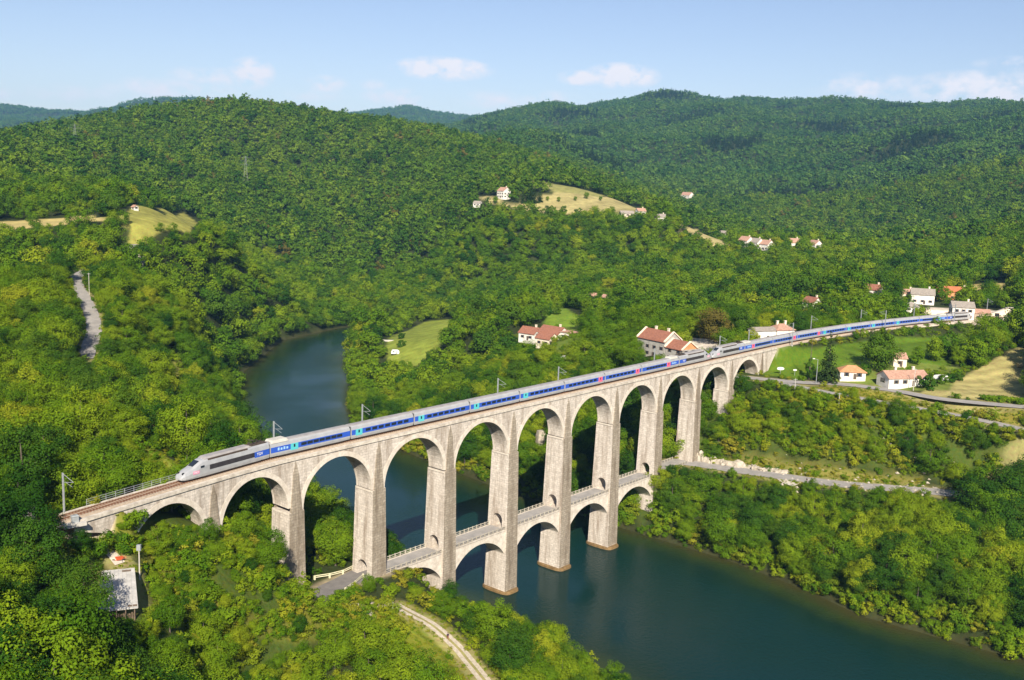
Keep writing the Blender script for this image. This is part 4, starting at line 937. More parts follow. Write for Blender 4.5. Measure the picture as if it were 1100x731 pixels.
b = MB(); b.add([shp(-lz+.5, wz-1.5, 2.95), shp(-lz+.5, wz-.1, 2.95), shp(-lz+1.1, wz-.1, 3.02), shp(-lz+1.1, wz-1.5, 3.02)], [(0,1,2,3)]); b.add([shp(lz-1.2, .8, 4.36), shp(lz-1.2, 2.2, 4.36), shp(lz-.6, 2.2, 4.43), shp(lz-.6, .8, 4.43)], [(0,1,2,3)]); b.build('roof_patch', WOOD, ro)
for t in (-1, -.5, 0, .5, 1):
    for e in (-1, 0, 1):
        b = MB(); q0 = shp(e*(lz-.4), (wz-.5)*t, -1.5); q1 = shp(e*(lz-.4), (wz-.5)*t, 3.5+.75*e-.15); b.bar(q0, q1, .1, 5); b.build('post', WOOD, o)
b = MB(); 
for t in np.linspace(-.95, .95, 14):
    c0 = Vector(shp(-lz+.9, (wz-.3)*t, -1)); b.box(c0.x-.12, c0.x+.12, c0.y-.12, c0.y+.12, -1, 1.6+.5*random.random())
b.build('plank_wall', WOOD, o)
FOOT.append((O[0], O[1], 5.5))
for s in (-1, 1): q = long_*4.5*s; FOOT.append((O[0]+q.x, O[1]+q.y, 5.0))
# small things beside the shed
p = tuple(onz(118.5, 607, 43.2)); o = thing('white_board', 'small white square board beside the shed roof', 'board', (p[0], p[1], p[2]-.6), RZ0); b = MB(); b.box(-.5, .5, -.05, .05, .5, 1.4); b.build('panel', WHITE, o); b = MB(); b.box(-.4, -.3, -.04, .04, -1, .5); b.box(.3, .4, -.04, .04, -1, .5); b.build('legs', WOOD, o)
REDP = mat('red_paint', (.55,.09,.035), (.62,.13,.05), 2, .5)
p = tuple(onz(128, 606, 43.6)); o = thing('wheelbarrow', 'small red wheelbarrow at the upper end of the shed roof', 'wheelbarrow', (p[0], p[1], H1(p[0], p[1])), RZ0+.5); o.scale = (1.15,)*3
b = MB(); b.frus((-.35, .35, -.28, .28), (-.55, .6, -.42, .42), .35, .72); b.build('tray', REDP, o)
b = MB(); b.bar((-.75, -.06, .24), (-.75, .06, .24), .24, 14); b.build('wheel', UNDER, o)
for s in (-1, 1):
    b = MB(); b.bar((-.75, s*.08, .24), (1.05, s*.32, .62), .03, 5); b.build('handle', REDP, o); b = MB(); b.bar((.35, s*.25, .5), (.4, s*.28, -.1), .03, 5); b.build('leg', GALV, o)
# vehicles, trailers, bale, ruin
def car(u, v, a, label, body=WHITE):
    o = thing('parked_car', label, 'car', base_at(u, v), RZ0+R(a))
    prof = [(-2.1,.45),(-2.15,.8),(-1.2,.95),(-.7,1.42),(.9,1.45),(1.6,.98),(2.1,.9),(2.12,.45)]
    b = MB(); b.loft([[(x, y, z) for x, z in prof] for y in (-.84, .84)]); b.build('body', body, o)
    b = MB(); b.loft([[(-1.0,y,1.0),(-.66,y,1.38),(.84,y,1.40),(1.35,y,1.0)] for y in (-.86, .86)]); b.build('windows', GLASS, o)
    for x in (-1.3, 1.35):
        for y in (-.8, .8): b = MB(); b.bar((x, y-.1, .33), (x, y+.1, .33), .33, 14); b.build('wheel', UNDER, o)
def caravan(u, v, a, label, L=5.0, h=2.5):
    o = thing('caravan', label, 'caravan', base_at(u, v), RZ0+R(a))
    prof = [(-L/2,.5),(-L/2-.1,1.3),(-L/2+.45,h-.1),(-L/2+1,h),(L/2-.9,h),(L/2-.1,h-.5),(L/2,1.3),(L/2-.2,.5)]
    b = MB(); b.loft([[(x, y, z) for x, z in prof] for y in (-1.05, 1.05)]); b.build('body', WHITE, o)
    for s in (-1, 1):
        b = MB(); b.box(-1.5, -.4, s*1.05-.03, s*1.05+.03, 1.3, 1.95); b.build('window', GLASS, o); b = MB(); b.box(.2, .9, s*1.05-.03, s*1.05+.03, .55, 2.05); b.build('door', GALV, o); b = MB(); b.bar((.1, s*.95-.1, .33), (.1, s*.95+.1, .33), .33, 12); b.build('wheel', UNDER, o)
    b = MB(); b.bar((L/2, 0, .45), (L/2+1.2, 0, .42), .06, 5); b.build('drawbar', GALV, o)
p = tuple(onz(607, 386, 33.5)); car(607, 386, 20, 'small white car half hidden in trees below the villa')
caravan(424.5, 381, 10, 'white caravan standing alone in the light green meadow', 4.4, 2.6)
caravan(1010, 411, 25, 'white caravan parked by the hedge next to the hay field', 5.6, 2.7)
p = base_at(417, 367); o = thing('water_trough', 'low pale trough at the left edge of the light green meadow', 'trough', p, RZ0); b = MB(); b.frus((-3, 3, -.6, .6), (-3.1, 3.1, -.7, .7), 0, 1.0); b.build('tank', CONC, o); b = MB(); b.box(-2.9, 2.9, -.5, .5, .9, 1.02); b.build('water', DARK, o)
p = base_at(1095, 395); o = tag(MB().build('hay_bale', []), 'round straw bale at the far edge of the hay field', 'hay bale'); bpy.data.objects.remove(o)
b = MB(); b.bar((-.9, 0, .95), (.9, 0, .95), .95, 20); o = b.build('hay_bale', mat('straw', (.36,.27,.12), (.46,.36,.17), 3, .95), None, loc=p, rz=RZ0); tag(o, 'round straw bale at the far edge of the hay field', 'hay bale')
ROCK = mat('limestone_rock', (.30,.26,.20), (.46,.41,.34), .8, .95, .5)
def rock(name, p, sx, sy, sz, label, seed, rz=0, m=ROCK, cat='rock', grp=None):
    bm = bmesh.new(); bmesh.ops.create_icosphere(bm, subdivisions=3, radius=1); rg = np.random.default_rng(seed); ph = rg.uniform(0, 6.28, (6, 3)); kf = rg.normal(0, 2.2, (6, 3))
    for v in bm.verts:
        c = np.array(v.co); r_ = 1+sum(.15*math.sin(float(kf[i]@c)+ph[i, 0]) for i in range(6)); r_ += rg.uniform(-.11, .11); q = np.sign(c)*np.abs(c)**.7*r_
        v.co = Vector((q[0]*sx, q[1]*sy, q[2]*sz))
    me = bpy.data.meshes.new(name); bm.to_mesh(me); bm.free(); me.materials.append(m); o = link(name, me, None, p, rz); tag(o, label, cat, grp); return o
p = tuple(hit(583, 480))
o = thing('stone_ruin', 'pale broken stone block standing on the wooded bank seen through an arch', 'ruin', p, RZ0+.4); b = MB(); b.frus((-2.7, 2.6, -1.6, 1.6), (-2.5, 2.3, -1.4, 1.4), -2, 4.6); b.frus((-2.4, .6, -1.3, 1.3), (-2.2, .2, -1.1, 1.1), 4.6, 6.3); b.build('block', ROCK, o); b = MB(); b.frus((2.6, 3.7, -1.5, 1), (2.4, 3.2, -1.2, .6), -2, 3.2); b.build('fallen_corner', ROCK, o); b = MB(); b.box(.2, 1.1, -1.66, -1.5, 2.0, 3.6); b.build('opening', DARK, o)
FOOT.append((p[0], p[1], 4)); 
# limestone cutting along the lower road
for j in range(16):
    t = j/15; u = 748+t*92; v = 491+t*13.5; sz = (1.9-1.2*t)*rng.uniform(.7, 1.25); p = onz(u, v+1, 19.2)
    rock('limestone_outcrop', (p[0]+rng.uniform(-.3, .8), p[1], H1(p[0], p[1])+sz*.25), rng.uniform(.9, 1.9), rng.uniform(.8, 1.4), sz, 'rough pale limestone lump in the road cutting right of the viaduct pier', 40+j, rng.uniform(0, 3), grp='limestone lumps along the lower road cutting')
for j, (u, v) in enumerate([(396, 664), (408, 652), (384, 655)]):
    p = hit(u, v); rock('rock_knob', (p[0], p[1], p[2]), 2.2-.4*j, 1.8, 1.5-.2*j, ['largest pale rock breaking from the scrub left of the gravel path','pale rock at the foot of the pier above the gravel path','smallest pale rock in the scrub by the bridgehead road'][j], 60+j, .5*j, grp='rocks by the west bridgehead')
p = hit(444, 722); rock('rock_slab', (p[0], p[1], p[2]), 2.6, 1.8, .5, 'flat white rock patch left of the gravel path near the bottom edge', 71, .3)
for j, (u, v, sz) in enumerate([(150, 285, 6), (146, 291, 7), (138, 300, 6), (128, 305, 5), (162, 282, 4)]):
    p = hit(u, v); rock('cliff_face', (p[0], p[1], p[2]+.5), 2.4, 2.2, sz*.8, ['grey limestone cliff face in the trees, topmost and central','grey limestone cliff face in the trees, tallest one','grey limestone cliff face low in the trees toward the road','grey limestone cliff face nearest the hillside road','small grey cliff face rightmost of the group'][j], 80+j, R(-40), grp='cliffs below the left meadow')
# scattered stones above the lower road
sp = []
for j in range(150):
    u = rng.uniform(835, 1030); v = 505+(u-835)*.085+rng.uniform(-10, 9); p = onz(u, v, 20.6); sp.append((p[0], p[1], H1(p[0], p[1]), rng.uniform(.2, .75)))
b = MB()
for (x, y, z, s) in sp:
    k = [(1,0,0),(0,1,0),(-1,0,0),(0,-1,0),(0,0,1),(0,0,-1)]; v = [(x+q[0]*s*rng.uniform(.6,1.5), y+q[1]*s*rng.uniform(.6,1.5), z+.1+q[2]*s*rng.uniform(.5,.9)) for q in k]
    b.add(v, [(0,1,4),(1,2,4),(2,3,4),(3,0,4),(1,0,5),(2,1,5),(3,2,5),(0,3,5)])
tag(b.build('scree', ROCK), 'scattered pale stones on the scrubby slope above the lower road', 'stones', kind='stuff')

# ------------------------------------------------------------------ people
SKIN = mat('skin', (.45,.27,.19), None, rough=.6)
def person(p, rz, label, shirt, trouser, stride=.28):
    """one continuous skinned body; clothing colours by height; hair as a child"""
    J = {'pel':(0,0,.95),'sp':(0,.02,1.18),'ch':(0,.01,1.36),'nk':(0,0,1.50),'hd':(0,-.02,1.60),'tp':(0,-.01,1.74),
         'hl':(.10,0,.90),'kl':(.11,-stride*.55-.02,.50),'al':(.11,-stride,.09),'tl':(.11,-stride-.17,.04),'hr':(-.10,0,.90),'kr':(-.11,stride*.2,.49),'ar':(-.11,stride,.10),'tr':(-.11,stride-.16,.03),
         'sl':(.20,.01,1.40),'el':(.25,.10,1.13),'wl':(.25,.02,.90),'fl':(.25,-.04,.80),'sr':(-.20,.01,1.40),'er':(-.25,-.05,1.13),'wr':(-.24,-.20,.94),'fr':(-.23,-.27,.86)}
    E_ = ['pel-sp','sp-ch','ch-nk','nk-hd','hd-tp','pel-hl','hl-kl','kl-al','al-tl','pel-hr','hr-kr','kr-ar','ar-tr','ch-sl','sl-el','el-wl','wl-fl','ch-sr','sr-er','er-wr','wr-fr']
    rad = dict(pel=.15,sp=.13,ch=.15,nk=.055,hd=.09,tp=.085,hl=.095,kl=.065,al=.045,tl=.04,hr=.095,kr=.065,ar=.045,tr=.04,sl=.065,el=.045,wl=.032,fl=.035,sr=.065,er=.045,wr=.032,fr=.035)
    ks = list(J); me = bpy.data.meshes.new('person'); me.from_pydata([J[k] for k in ks], [tuple(ks.index(q) for q in e.split('-')) for e in E_], [])
    o = bpy.data.objects.new('person', me); COL.objects.link(o); sm = o.modifiers.new('s', 'SKIN'); sub = o.modifiers.new('d', 'SUBSURF'); sub.levels = sub.render_levels = 1
    for i, k in enumerate(ks): me.skin_vertices[0].data[i].radius = (rad[k], rad[k]); me.skin_vertices[0].data[i].use_root = (k == 'pel')
    dg = bpy.context.evaluated_depsgraph_get(); m2 = bpy.data.meshes.new_from_object(o.evaluated_get(dg)); bpy.data.objects.remove(o)
    m2.materials.clear()
    for mm in (SKIN, shirt, trouser, UNDER): m2.materials.append(mm)
    for f in m2.polygons:
        c = f.center; f.use_smooth = True
        f.material_index = 3 if c.z < .12 else 2 if c.z < .98 and abs(c.x) < .2 else 1 if c.z < 1.47 and not (c.z < 1.1 and abs(c.x) > .2) else 0
    ob = link('person', m2, None, p, rz); tag(ob, label, 'person')
    b = MB(); rg = []
    for z, r_ in ((1.60, .098), (1.68, .105), (1.76, .085), (1.81, .03)): rg.append([(r_*math.cos(t), r_*math.sin(t)+.015, z) for t in np.linspace(0, 6.28, 12, endpoint=False)])
    b.loft(rg); b.build('hair', mat('dark_hair', (.03,.02,.015), None, rough=.6), ob, smooth=True)
    b = MB(); b.frus((-.015,.015,-.125,-.09), (-.008,.008,-.105,-.09), 1.60, 1.65); b.build('nose', SKIN, ob)
pg_ = onz(481, 686, 12); person((pg_[0], pg_[1], H1(pg_[0], pg_[1])+.14), 2.4, 'person in a dark top walking on the gravel path above the river', mat('navy_cloth', (.04,.03,.05), None), mat('red_brown_cloth', (.22,.06,.04), None))
pg_ = onz(866.5, 519, 18.5); person((pg_[0], pg_[1], H1(pg_[0], pg_[1])+.17), 1.0, 'person in dark clothes walking along the lower road on the right', mat('black_cloth', (.03,.025,.03), None), mat('brown_cloth', (.12,.05,.04), None))

# ------------------------------------------------------------------ vegetation
def leaf_mat(name, ca, cb, cc, far=False, warm=.5):
    m = bpy.data.materials.new(name); m.use_nodes = True; n = m.node_tree.nodes; l = m.node_tree.links; n.remove(n['Principled BSDF']); out = n['Material Output']
    oi = n.new('ShaderNodeObjectInfo')
    r = n.new('ShaderNodeValToRGB'); e = r.color_ramp.elements; e[0].position = 0; e[0].color = (*ca, 1); e[1].position = 1; e[1].color = (*cc, 1); k = r.color_ramp.elements.new(.5); k.color = (*cb, 1)
    # stands of the same kind: colour drifts slowly over the ground
    nz = n.new('ShaderNodeTexNoise'); nz.inputs['Scale'].default_value = .012 if not far else .005; nz.inputs['Detail'].default_value = 3; l.new(oi.outputs['Location'], nz.inputs['Vector'])
    a = n.new('ShaderNodeMath'); a.operation = 'MULTIPLY_ADD'; l.new(nz.outputs['Fac'], a.inputs[0]); a.inputs[1].default_value = 1.5; a.inputs[2].default_value = -.75
    s = n.new('ShaderNodeMath'); s.operation = 'ADD'; s.use_clamp = True; l.new(oi.outputs['Random'], s.inputs[0]); l.new(a.outputs[0], s.inputs[1]); l.new(s.outputs[0], r.inputs[0])
    at = n.new('ShaderNodeAttribute'); at.attribute_name = 'lv'
    hs = n.new('ShaderNodeHueSaturation'); mr = n.new('ShaderNodeMapRange'); mr.inputs[3].default_value = .74; mr.inputs[4].default_value = 1.26; l.new(at.outputs['Fac'], mr.inputs[0]); l.new(mr.outputs[0], hs.inputs['Value'])
    mh = n.new('ShaderNodeMapRange'); mh.inputs[3].default_value = .515; mh.inputs[4].default_value = .485; l.new(at.outputs['Fac'], mh.inputs[0]); l.new(mh.outputs[0], hs.inputs['Hue'])
    l.new(r.outputs[0], hs.inputs['Color'])
    d = n.new('ShaderNodeBsdfDiffuse'); t = n.new('ShaderNodeBsdfTranslucent'); l.new(hs.outputs[0], d.inputs[0]); l.new(hs.outputs[0], t.inputs[0])
    mx = n.new('ShaderNodeMixShader'); mx.inputs[0].default_value = .08; l.new(d.outputs[0], mx.inputs[1]); l.new(t.outputs[0], mx.inputs[2]); l.new(mx.outputs[0], out.inputs[0])
    return m
LG = leaf_mat('leaf_green', (0.047,0.109,0.006), (0.085,0.158,0.007), (0.138,0.203,0.009))
LY = leaf_mat('leaf_yellow_green', (0.099,0.168,0.007), (0.142,0.203,0.009), (0.194,0.223,0.012))
LD = leaf_mat('leaf_dark', (0.019,0.059,0.006), (0.034,0.085,0.008), (0.061,0.117,0.009))
LB = leaf_mat('leaf_brownish', (.085,.075,.016), (.115,.095,.020), (.12,.11,.022))
LC = leaf_mat('needle', (.012,.030,.010), (.018,.040,.012), (.028,.052,.014))
LBR = leaf_mat('leaf_bright', (.10,.17,.012), (.13,.19,.014), (.15,.20,.014))
LH = leaf_mat('leaf_hill', (.046,.102,.009), (.076,.142,.010), (.112,.170,.013), far=True)
LF = leaf_mat('leaf_far', (.030,.080,.016), (.050,.112,.018), (.078,.138,.020), far=True)
LS = leaf_mat('leaf_scrub', (0.090,0.148,0.009), (0.141,0.183,0.011), (0.209,0.198,0.018))
BARK = mat('bark', (.075,.06,.045), (.14,.115,.09), 3, .95)
def leaves(pos, nrm, size, g):
    """leaf quads at pos facing nrm"""
    n = len(pos); a = g.normal(size=(n, 3)); t = np.cross(nrm, a); t /= np.linalg.norm(t, axis=1)[:, None]+1e-9; b = np.cross(nrm, t)
    sx = (size*g.uniform(.6, 1.3, n))[:, None]; sy = (size*g.uniform(.5, 1.0, n))[:, None]
    q = np.stack([pos-t*sx, pos-b*sy*.8, pos+t*sx, pos+b*sy], 1); q[:, 1:3] += (nrm*size*.25)[:, None]; return q
def crown_mesh(name, seed, H, Rr, ncl, nlf, size, m, base=.22, rk=1.0, flat=1.0, rough=.34):
    g = np.random.default_rng(seed); P = []; Q = []
    cz_ = H*(base+(1-base)*.5); hz = H*(1-base)*.5
    # clumps spread over an uneven ellipsoid, denser outside
    cc = []
    ax = g.uniform(.8, 1.2, 2)
    lob = g.normal(size=(5, 3)); lob /= np.linalg.norm(lob, axis=1)[:, None]; la = g.uniform(-.25, .30, 5)
    for i in range(ncl):
        d = g.normal(size=3); d[2] += .15; d /= np.linalg.norm(d); k = g.uniform(.5, 1.0)
        k *= 1+sum(la[j]*max(0, float(d@lob[j]))**2 for j in range(5))
        c = np.array([d[0]*Rr*ax[0]*k, d[1]*Rr*ax[1]*k, cz_+d[2]*hz*k*flat]); r = Rr*g.uniform(.17, .36)*(1.1-.3*max(0, d[2]))*rk
        cc.append((c, r, g.uniform(0, 1)))
    for c, r, tone in cc:
        n = max(6, int(nlf*(r/Rr/.27)**2)); d = g.normal(size=(n, 3)); d[:, 2] += .25; d /= np.linalg.norm(d, axis=1)[:, None]
        rad = r*g.uniform(.70, 1.12, n)[:, None]*np.where(g.random(n) < .1, 1.2, 1)[:, None]
        pos = c+d*rad*np.array([1.12, 1.12, .85]); o = pos-np.array([0, 0, cz_*.8]); o /= np.linalg.norm(o, axis=1)[:, None]+1e-9
        nn = d*.75+o*.70+g.normal(size=(n, 3))*rough; nn /= np.linalg.norm(nn, axis=1)[:, None]
        P.append(leaves(pos, nn, size, g)); Q.append(np.clip(tone*.55+g.uniform(0, .45, n), 0, 1))
    P = np.concatenate(P); Q = np.concatenate(Q); me = fast_quads(name, P, [m])
    a = me.attributes.new('lv', 'FLOAT', 'FACE'); a.data.foreach_set('value', Q.astype(np.float32)); return me
def conifer_mesh(name, seed, H, Rr, tiers, per, size, m, base=.08):
    g = np.random.default_rng(seed); P = []; Q = []
    for i in range(tiers):
        f = i/(tiers-1); z = H*(base+(1-base)*f); rr = Rr*(1-f)**.85*g.uniform(.8, 1.12)+.12
        nb = max(4, int(11*(1-f)+4))
        for b_ in range(nb):
            a = g.uniform(0, 6.28); L_ = rr*g.uniform(.75, 1.1); n = max(3, int(per*L_/Rr)); s = g.uniform(.15, 1, n)
            pos = np.stack([np.cos(a)*L_*s, np.sin(a)*L_*s, z-.30*L_*s**1.6+g.normal(size=n)*.06*H/20], 1); pos += g.normal(size=(n, 3))*np.array([.10, .10, .05])*Rr*.5
            nn = np.stack([np.cos(a)*np.full(n, .55), np.sin(a)*np.full(n, .55), np.full(n, .75)], 1)+g.normal(size=(n, 3))*.35; nn /= np.linalg.norm(nn, axis=1)[:, None]
            P.append(leaves(pos, nn, size*(1.15-.4*f), g)); Q.append(np.clip(g.uniform(.1, .9)*np.ones(n)*.6+s*.4, 0, 1))
    P = np.concatenate(P); Q = np.concatenate(Q); me = fast_quads(name, P, [m]); a = me.attributes.new('lv', 'FLOAT', 'FACE'); a.data.foreach_set('value', Q.astype(np.float32)); return me
def trunk_mesh(name, seed, H, Rr, m=BARK, r=.2):
    g = np.random.default_rng(seed); b = MB(); b.bar((0, 0, -1.2), (0, 0, H*.35), r*1.2, 8, r2=r*.8); b.bar((0, 0, H*.35), (g.normal()*.3, g.normal()*.3, H*.82), r*.8, 7, r2=r*.2)
    for k in range(6):
        a = k*1.05+g.uniform(0, .6); z = H*g.uniform(.22, .5); L_ = Rr*g.uniform(.5, .8); b.bar((0, 0, z), (math.cos(a)*L_, math.sin(a)*L_, z+L_*g.uniform(.5, .9)), r*.45, 5, r2=r*.1)
    return b.data(name, m)
# near crowns: unit height about 10 m
NEAR = []   # (crown, trunk, kind)
for k, (mm, kind) in enumerate([(LG, 'green'), (LG, 'green'), (LG, 'green'), (LY, 'yellow'), (LY, 'yellow'), (LD, 'dark'), (LD, 'dark')]):
    H = [10, 9.2, 11, 9, 10, 10.5, 11.5][k]; Rr = [4.0, 4.3, 3.8, 4.0, 3.6, 4.1, 3.9][k]
    NEAR.append((crown_mesh('crown', 100+k, H, Rr, 62, 165, .15, mm, base=.12), trunk_mesh('trunk', 200+k, H, Rr), kind))
MID = []; 
for k, mm in enumerate([LG, LG, LG, LG, LY, LD, LD]): MID.append(crown_mesh('mid_crown', 300+k, 10, [4.2, 3.9, 4.4, 4.0, 4.0, 4.2, 4.0][k], 32, 48, .30, mm, base=.10))
FARA = [crown_mesh('hill_crown', 400+k, 10, [4.3, 4.0, 4.5, 4.1, 4.2][k], 15, 22, .58, [LH, LH, LH, LD, LB][k], base=.05) for k in range(5)]
FARB = [crown_mesh('far_crown', 500+k, 10, 4.4, 10, 14, .95, LF, base=.0) for k in range(4)]
CONI = [conifer_mesh('conifer_crown', 600+k, 16, 3.0, 16, 7, .55, LC) for k in range(2)]
SHR = [crown_mesh('shrub', 700+k, 2.4, 1.5, 16, 60, .12, [LG, LY, LS, LS, LG][k], base=-.1, flat=1.0) for k in range(5)]
TUF = [crown_mesh('tuft', 760+k, .9, .8, 8, 14, .13, [LS, LS, LY][k], base=-.2) for k in range(3)]
def sources(cname, meshes):
    c = bpy.data.collections.new(cname)
    for i, me in enumerate(meshes): c.objects.link(bpy.data.objects.new('%s_%02d' % (cname, i), me))
    return c
def scatter(name, pts, rot, scl, idx, coll, label=None, cat=None):
    me = bpy.data.meshes.new(name); me.vertices.add(len(pts)); me.vertices.foreach_set('co', np.ascontiguousarray(pts, np.float32).ravel())
    for nm, ty, ar in (('rot', 'FLOAT', rot), ('idx', 'INT', idx)):
        a = me.attributes.new(nm, ty, 'POINT'); a.data.foreach_set('value', np.ascontiguousarray(ar, np.float32 if ty == 'FLOAT' else np.int32))
    a = me.attributes.new('scl', 'FLOAT_VECTOR', 'POINT'); a.data.foreach_set('vector', np.ascontiguousarray(scl, np.float32).ravel())
    o = link(name, me); ng = bpy.data.node_groups.new(name, 'GeometryNodeTree'); ng.interface.new_socket('Geometry', in_out='INPUT', socket_type='NodeSocketGeometry'); ng.interface.new_socket('Geometry', in_out='OUTPUT', socket_type='NodeSocketGeometry')
    N_ = ng.nodes; L_ = ng.links; gi = N_.new('NodeGroupInput'); go = N_.new('NodeGroupOutput'); ip = N_.new('GeometryNodeInstanceOnPoints'); ci = N_.new('GeometryNodeCollectionInfo')
    ci.inputs['Collection'].default_value = coll; ci.inputs['Separate Children'].default_value = True; ci.inputs['Reset Children'].default_value = True
    def na(nm, ty):
        q = N_.new('GeometryNodeInputNamedAttribute'); q.data_type = ty; q.inputs['Name'].default_value = nm; return q.outputs['Attribute']
    cx = N_.new('ShaderNodeCombineXYZ'); L_.new(na('rot', 'FLOAT'), cx.inputs[2])
    L_.new(gi.outputs[0], ip.inputs['Points']); L_.new(ci.outputs[0], ip.inputs['Instance']); ip.inputs['Pick Instance'].default_value = True
    L_.new(na('idx', 'INT'), ip.inputs['Instance Index']); L_.new(cx.outputs[0], ip.inputs['Rotation']); L_.new(na('scl', 'FLOAT_VECTOR'), ip.inputs['Scale']); L_.new(ip.outputs[0], go.inputs[0])
    md = o.modifiers.new('scatter', 'NODES'); md.node_group = ng
    return tag(o, label, cat, None, 'stuff')
# ---- where trees may stand
def clear_mask(P, h, sdv, grow, regs):
    D = np.hypot(P[:, 0]-CAM[0], P[:, 1]-CAM[1]); ok = sdv > .4+.2*grow
    k = np.where(D < 950)[0]
    for key, (pl, wd) in RD.items():
        d, z = line_d(P[k], pl); ok[k] &= d > wd/2+grow*(.9 if key != 'hill_road' else 1.1)
    for pl in (RAILW, RAILE):
        d, z = line_d(P[k], pl); ok[k] &= d > 3.2+grow*1.1
    br = (P[:, 0] > -2) & (P[:, 0] < 272); ycv = yc(np.clip(P[:, 0], -60, 500))
    ok &= ~(br & (np.abs(P[:, 1]-ycv) < np.where((P[:, 0] < 44) | (P[:, 0] > 184), 2.0, 4.0)+grow*np.where((P[:, 0] < 44) | (P[:, 0] > 184), .6, 1.2)))
    for r in regs:
        poly = REG[r]; lo = poly.min(0)-6; hi = poly.max(0)+6; ii = np.where((P > lo).all(1) & (P < hi).all(1))[0]
        if len(ii): ok[ii] &= poly_sd(P[ii], poly) > grow*.7
    for (x, y, r) in FOOT: ok &= np.hypot(P[:, 0]-x, P[:, 1]-y) > r+grow*.6
    return ok
TREELESS = list(REG)
def candidates(D0, D1, step, a0=-.62, a1=.62):
    """jittered grid laid over the ground, world aligned"""
    n = D1*1.05; xs = np.arange(-n, n, step); X_, Y_ = np.meshgrid(xs, xs); X_ = X_.ravel(); Y_ = Y_.ravel()
    D = np.hypot(X_, Y_); a = np.arctan2(X_, Y_)-YAW; a = (a+math.pi) % (2*math.pi)-math.pi
    k = (D > D0) & (D < D1) & (a > a0) & (a < a1); X_ = X_[k]; Y_ = Y_[k]
    X_ = X_+rng.uniform(-.48, .48, len(X_))*step+CAM[0]; Y_ = Y_+rng.uniform(-.48, .48, len(Y_))*step+CAM[1]
    P = np.stack([X_, Y_], 1); h, s = height(X_, Y_, True); return P, h, s
def visible_pick(P3, rad, n):
    """indices of the n crowns that show most in the picture (nearest first, coarse coverage)"""
    u, v, z = np.array([proj(p) for p in P3]).T if len(P3) else (0, 0, 0)
    order = np.argsort(z); cov = np.zeros((190, 285), bool); score = np.zeros(len(P3))
    yy, xx = np.mgrid[0:190, 0:285]
    for i in order:
        r = rad[i]*FPX/z[i]/4; cu, cv = u[i]/4+4, v[i]/4+3; 
        if z[i] < 20 or cu < -r or cv < -r or cu > 285+r or cv > 190+r: continue
        x0, x1, y0, y1 = int(max(0, cu-r)), int(min(285, cu+r+1)), int(max(0, cv-r)), int(min(190, cv+r+1))
        if x1 <= x0 or y1 <= y0: continue
        d = ((xx[y0:y1, x0:x1]+.5-cu)**2+(yy[y0:y1, x0:x1]+.5-cv)**2) < r*r; c = cov[y0:y1, x0:x1]; score[i] = (d & ~c).sum(); c |= d
    k = np.argsort(-score)[:n]; return k[score[k] > 0]
KEEP = []
def kp(p, dz=1.0): KEEP.append((p[0], p[1], p[2]+dz))
for x in np.arange(266, 436, 5.): kp(trk(x, -1.5, ZR), .3)
for q in RD['hill_road'][0][0:46:2]: kp((q[0]-1.6, q[1]+1.2, q[2]), .3); kp((q[0]+1.6, q[1]-1.2, q[2]), .3)
for q in RD['lower_road'][0][6:46:2]: kp((q[0]-2.2, q[1]-2.0, q[2]), .2)
for x in np.arange(10, 266, 6.): kp(trk(x, -1.5, ZR), .3)
for key, i0, i1 in (('lower_road', 8, 47), ('upper_road', 26, 90), ('branch_road', 4, 46), ('hill_road', 0, 44), ('gravel_path', 0, 49), ('west_road', 4, 22)):
    for q in RD[key][0][i0:i1:2]: kp(q, .6)
for u, v, z in ((316,628,22),(325,628,22),(405,600,16),(404,630,15),(396,590,18),(480,610,8),(425,625,12),(438,618,12),(450,618,12),(462,624,10),(470,632,8),(484,600,10),(742,492,21),(800,400,43),(810,401,43)): kp(onz(u, v, z), 0)
for u, v in ((20,241),(60,240),(95,236),(30,244),(110,240),(150,232),(165,245),(190,235),(205,243),(140,255),(520,215),(550,221),(590,219),(620,218),(650,222),(680,226),(740,247),(755,254),(775,262),(425,380),(440,372),(430,362),(455,355),(470,365),(480,348),(590,342),(605,340),(618,348),(612,355),(835,400),(850,395),(870,385),(900,375),(950,365),(990,362),(1020,362),(1040,365),(1050,312),(1075,310),(1010,336),(1050,342),(1080,342),(745,378),(770,376),(912,402),(965,410),(985,410),(1010,408),(187,400),(170,492),(155,480),(185,505),(1030,420),(1080,400)): kp(hit(u, v), .4)
for o in [q for q in bpy.data.objects if q.parent is None and q.get('category') in ('house', 'building', 'shed', 'barn', 'caravan', 'car', 'outbuilding', 'ramp', 'sign', 'ruin')]:
    kp(o.location, 1.4 if o.get('category') in ('car', 'caravan', 'sign') else 3.2); kp(o.location, 5.0 if o.get('category') in ('house', 'building') else 2.6)
for t in np.linspace(0, 1, 22): kp(hit(-5+118*t, 243.5-7*t), .5)
for t in np.linspace(0, 1, 14): kp(hit(135+75*t, 256-10*t), .4); kp(hit(140+70*t, 238+4*t), .4); kp(hit(415+40*t, 384+2*t), .4); kp(hit(500+190*t, 214+14*t), .4)
for q in ((-8.5,-30.5,43.2),(-1.5,-16,44.8),(-5,-22,44),(-9,-26,43),(-3,-32,43)): kp(q, 0)
KEEP = np.array(KEEP); KU, KV, KZ = np.array([proj(k) for k in KEEP]).T
